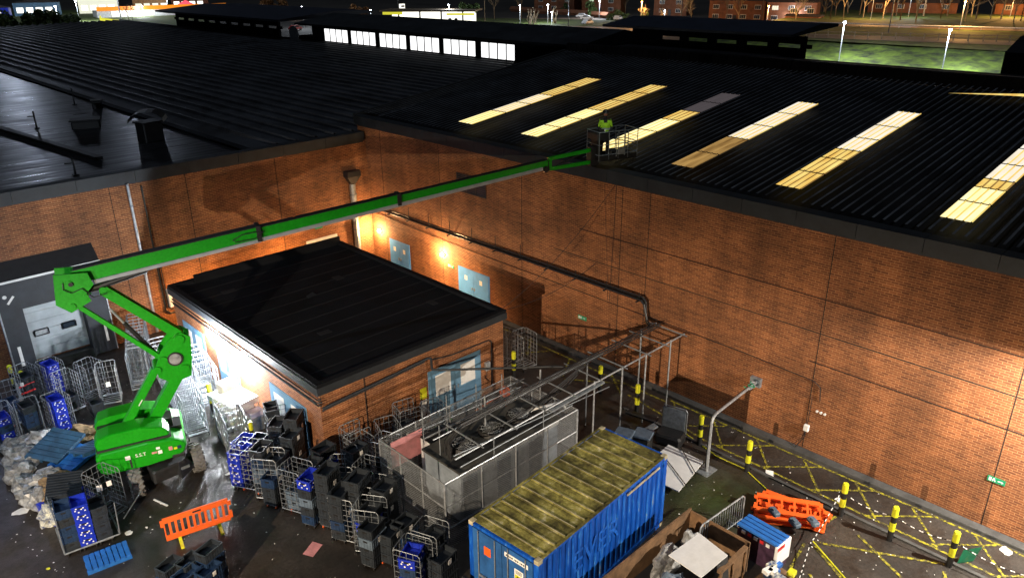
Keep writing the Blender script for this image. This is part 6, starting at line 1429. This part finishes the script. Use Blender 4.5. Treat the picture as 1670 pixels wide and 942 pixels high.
# white folded table lying down
t = thing('folded_table', 'white table top lying face up on black legs at the end of the container', 'table', (19.3,12.1,0))
s = MB(); s.add([(.95,.9,.30),(1.05,-.5,.22),(-.95,-.85,.22),(-1.15,.7,.30),(.95,.9,.26),(1.05,-.5,.18),(-.95,-.85,.18),(-1.15,.7,.26)],[(0,1,2,3),(7,6,5,4),(0,4,5,1),(1,5,6,2),(2,6,7,3),(3,7,4,0)]); s.build('table_top',M['white'],t)
for (a,b_) in [((1.1,.5,.33),(.2,-.75,.27)),((.3,.75,.33),(-.6,-.95,.26))]: MB().bar(a,b_,.035,n=6).build('leg',M['black'],t)
# platform truck with grey rounded panel
t = thing('floor_scrubber', 'dark machine with an upright grey rounded panel beside a yellow bollard', 'machine', (20.8,13.3,0), R(-75))
MB().cbox((-.5,-.4,.1),(.5,.3,.45),.08).build('body',M['black'],t)
s = MB(); s.cbox((-.48,.32,.25),(.42,.36,1.25),.03); s.build('panel',M['steel_dull'],t)
s = MB(); s.tube([(.45,.34,.2),(.45,.34,1.2),(.38,.34,1.3),(-.45,.34,1.3)],.035,8); s.build('edge_frame',M['steel'],t)
for x in (-.35,.35): MB().disc((x,-.25,.1),.1,(1,0,0),.06,14).build('wheel',M['tyre'],t)
s = MB(); s.bar((20.9,15.4,.35),(21.0,14.1,.45),.28,.06); single('white_plank', s, M['coping'], 'pale plank lying beyond the dark machine by the bollard', 'plank')
s = MB(); s.bar((20.7,13.9,.5),(19.9,14.1,.35),.25,.06); single('white_plank', s, M['steel_dull'], 'short pale plank lying between the container and the dark machine', 'plank')
for (x,y,h_,lb) in [(19.5,13.6,.8,'dark wheeled bin by the far end of the container'),(18.9,14.0,.9,'dark bin next to the scaffold post and the container')]:
    t = thing('wheeled_bin', lb, 'bin', (x,y,0), R(20)); MB().cbox((-.3,-.3,.08),(.3,.3,h_),.05).build('tub',M['dark'],t); MB().cbox((-.33,-.33,h_+.002),(.33,.33,h_+.07),.03).build('lid',M['c_grey'],t)
    for a in (-.25,.25): MB().disc((a,.28,.09),.09,(1,0,0),.05,12).build('wheel',M['black'],t)
# black sacks beside container door
for i,(x,y) in enumerate([(10.3,12.7),(10.1,12.0)]): lump('black_sack',(x,y,0),(.35,.4,.5),'black',['black rubbish sack by the container door, farther one','black rubbish sack by the container door, nearer one'][i],'rubbish sack',400+i)

# ------------------------------------------------------------------ floodlights just outside the picture that light the yard
def floodlight(loc, aim, power, color, cone, label, pole=True, size=.135, hood=None):
    t = thing('floodlight', label, 'floodlight', loc)
    d = (Vector(aim)-Vector(loc)).normalized(); q = d.to_track_quat('-Z','Y').to_matrix().to_4x4()
    MB().cbox((-.28,-.2,.0),(.28,.2,.14),.03,T=q).build('housing',M['dark'],t)
    MB().box((-.24,-.16,-.012),(.24,.16,-.002),T=q).build('lens',M['lamp_white'],t)
    if hood:                     # unseen curved cut-off added to darken the wall tops
        rad, lip = hood; a0 = math.atan2(d.y,d.x); h = MB(); n = 28
        for i in range(n):
            a,b = a0-1.45+2.9*i/n, a0-1.45+2.9*(i+1)/n
            h.quad((rad*math.cos(a),rad*math.sin(a),lip),(rad*math.cos(b),rad*math.sin(b),lip),(.16*math.cos(b),.16*math.sin(b),lip+.6),(.16*math.cos(a),.16*math.sin(a),lip+.6))
        h.build('added_cutoff',M['dark'],t)
    if pole: MB().bar((0,0,-loc[2]),(0,0,-.1),.14,n=8).build('post',M['steel'],t)
    else: MB().box((.1,-.05,-.05),(XW-loc[0]-.005,.05,.05)).build('bracket',M['dark'],t)
    l = lamp('SPOT', tuple(d*.1), power, color, size=size, cone=cone, blend=.35); l.parent = t
    l.rotation_euler = d.to_track_quat('-Z','Y').to_euler(); return t
floodlight((-12.2,5.84,9.1),(16,13,-1.5),41000,(1,.79,.56),R(86),'pole floodlight far off to the left that lights the long brick wall',hood=(1.2,-.085))
floodlight((22.2,.3,6.25),(16,11,.0),9000,(1,.90,.76),R(150),'wall floodlight on a bracket just past the right edge of the photo',pole=False,size=.06,hood=(.6,-.10))
floodlight((-3.5,19.5,9.0),(6,31,0),2600,(.72,.84,1),R(110),'added cool white pole floodlight off to the left over the crates')  # added cool fill from the left, out of view
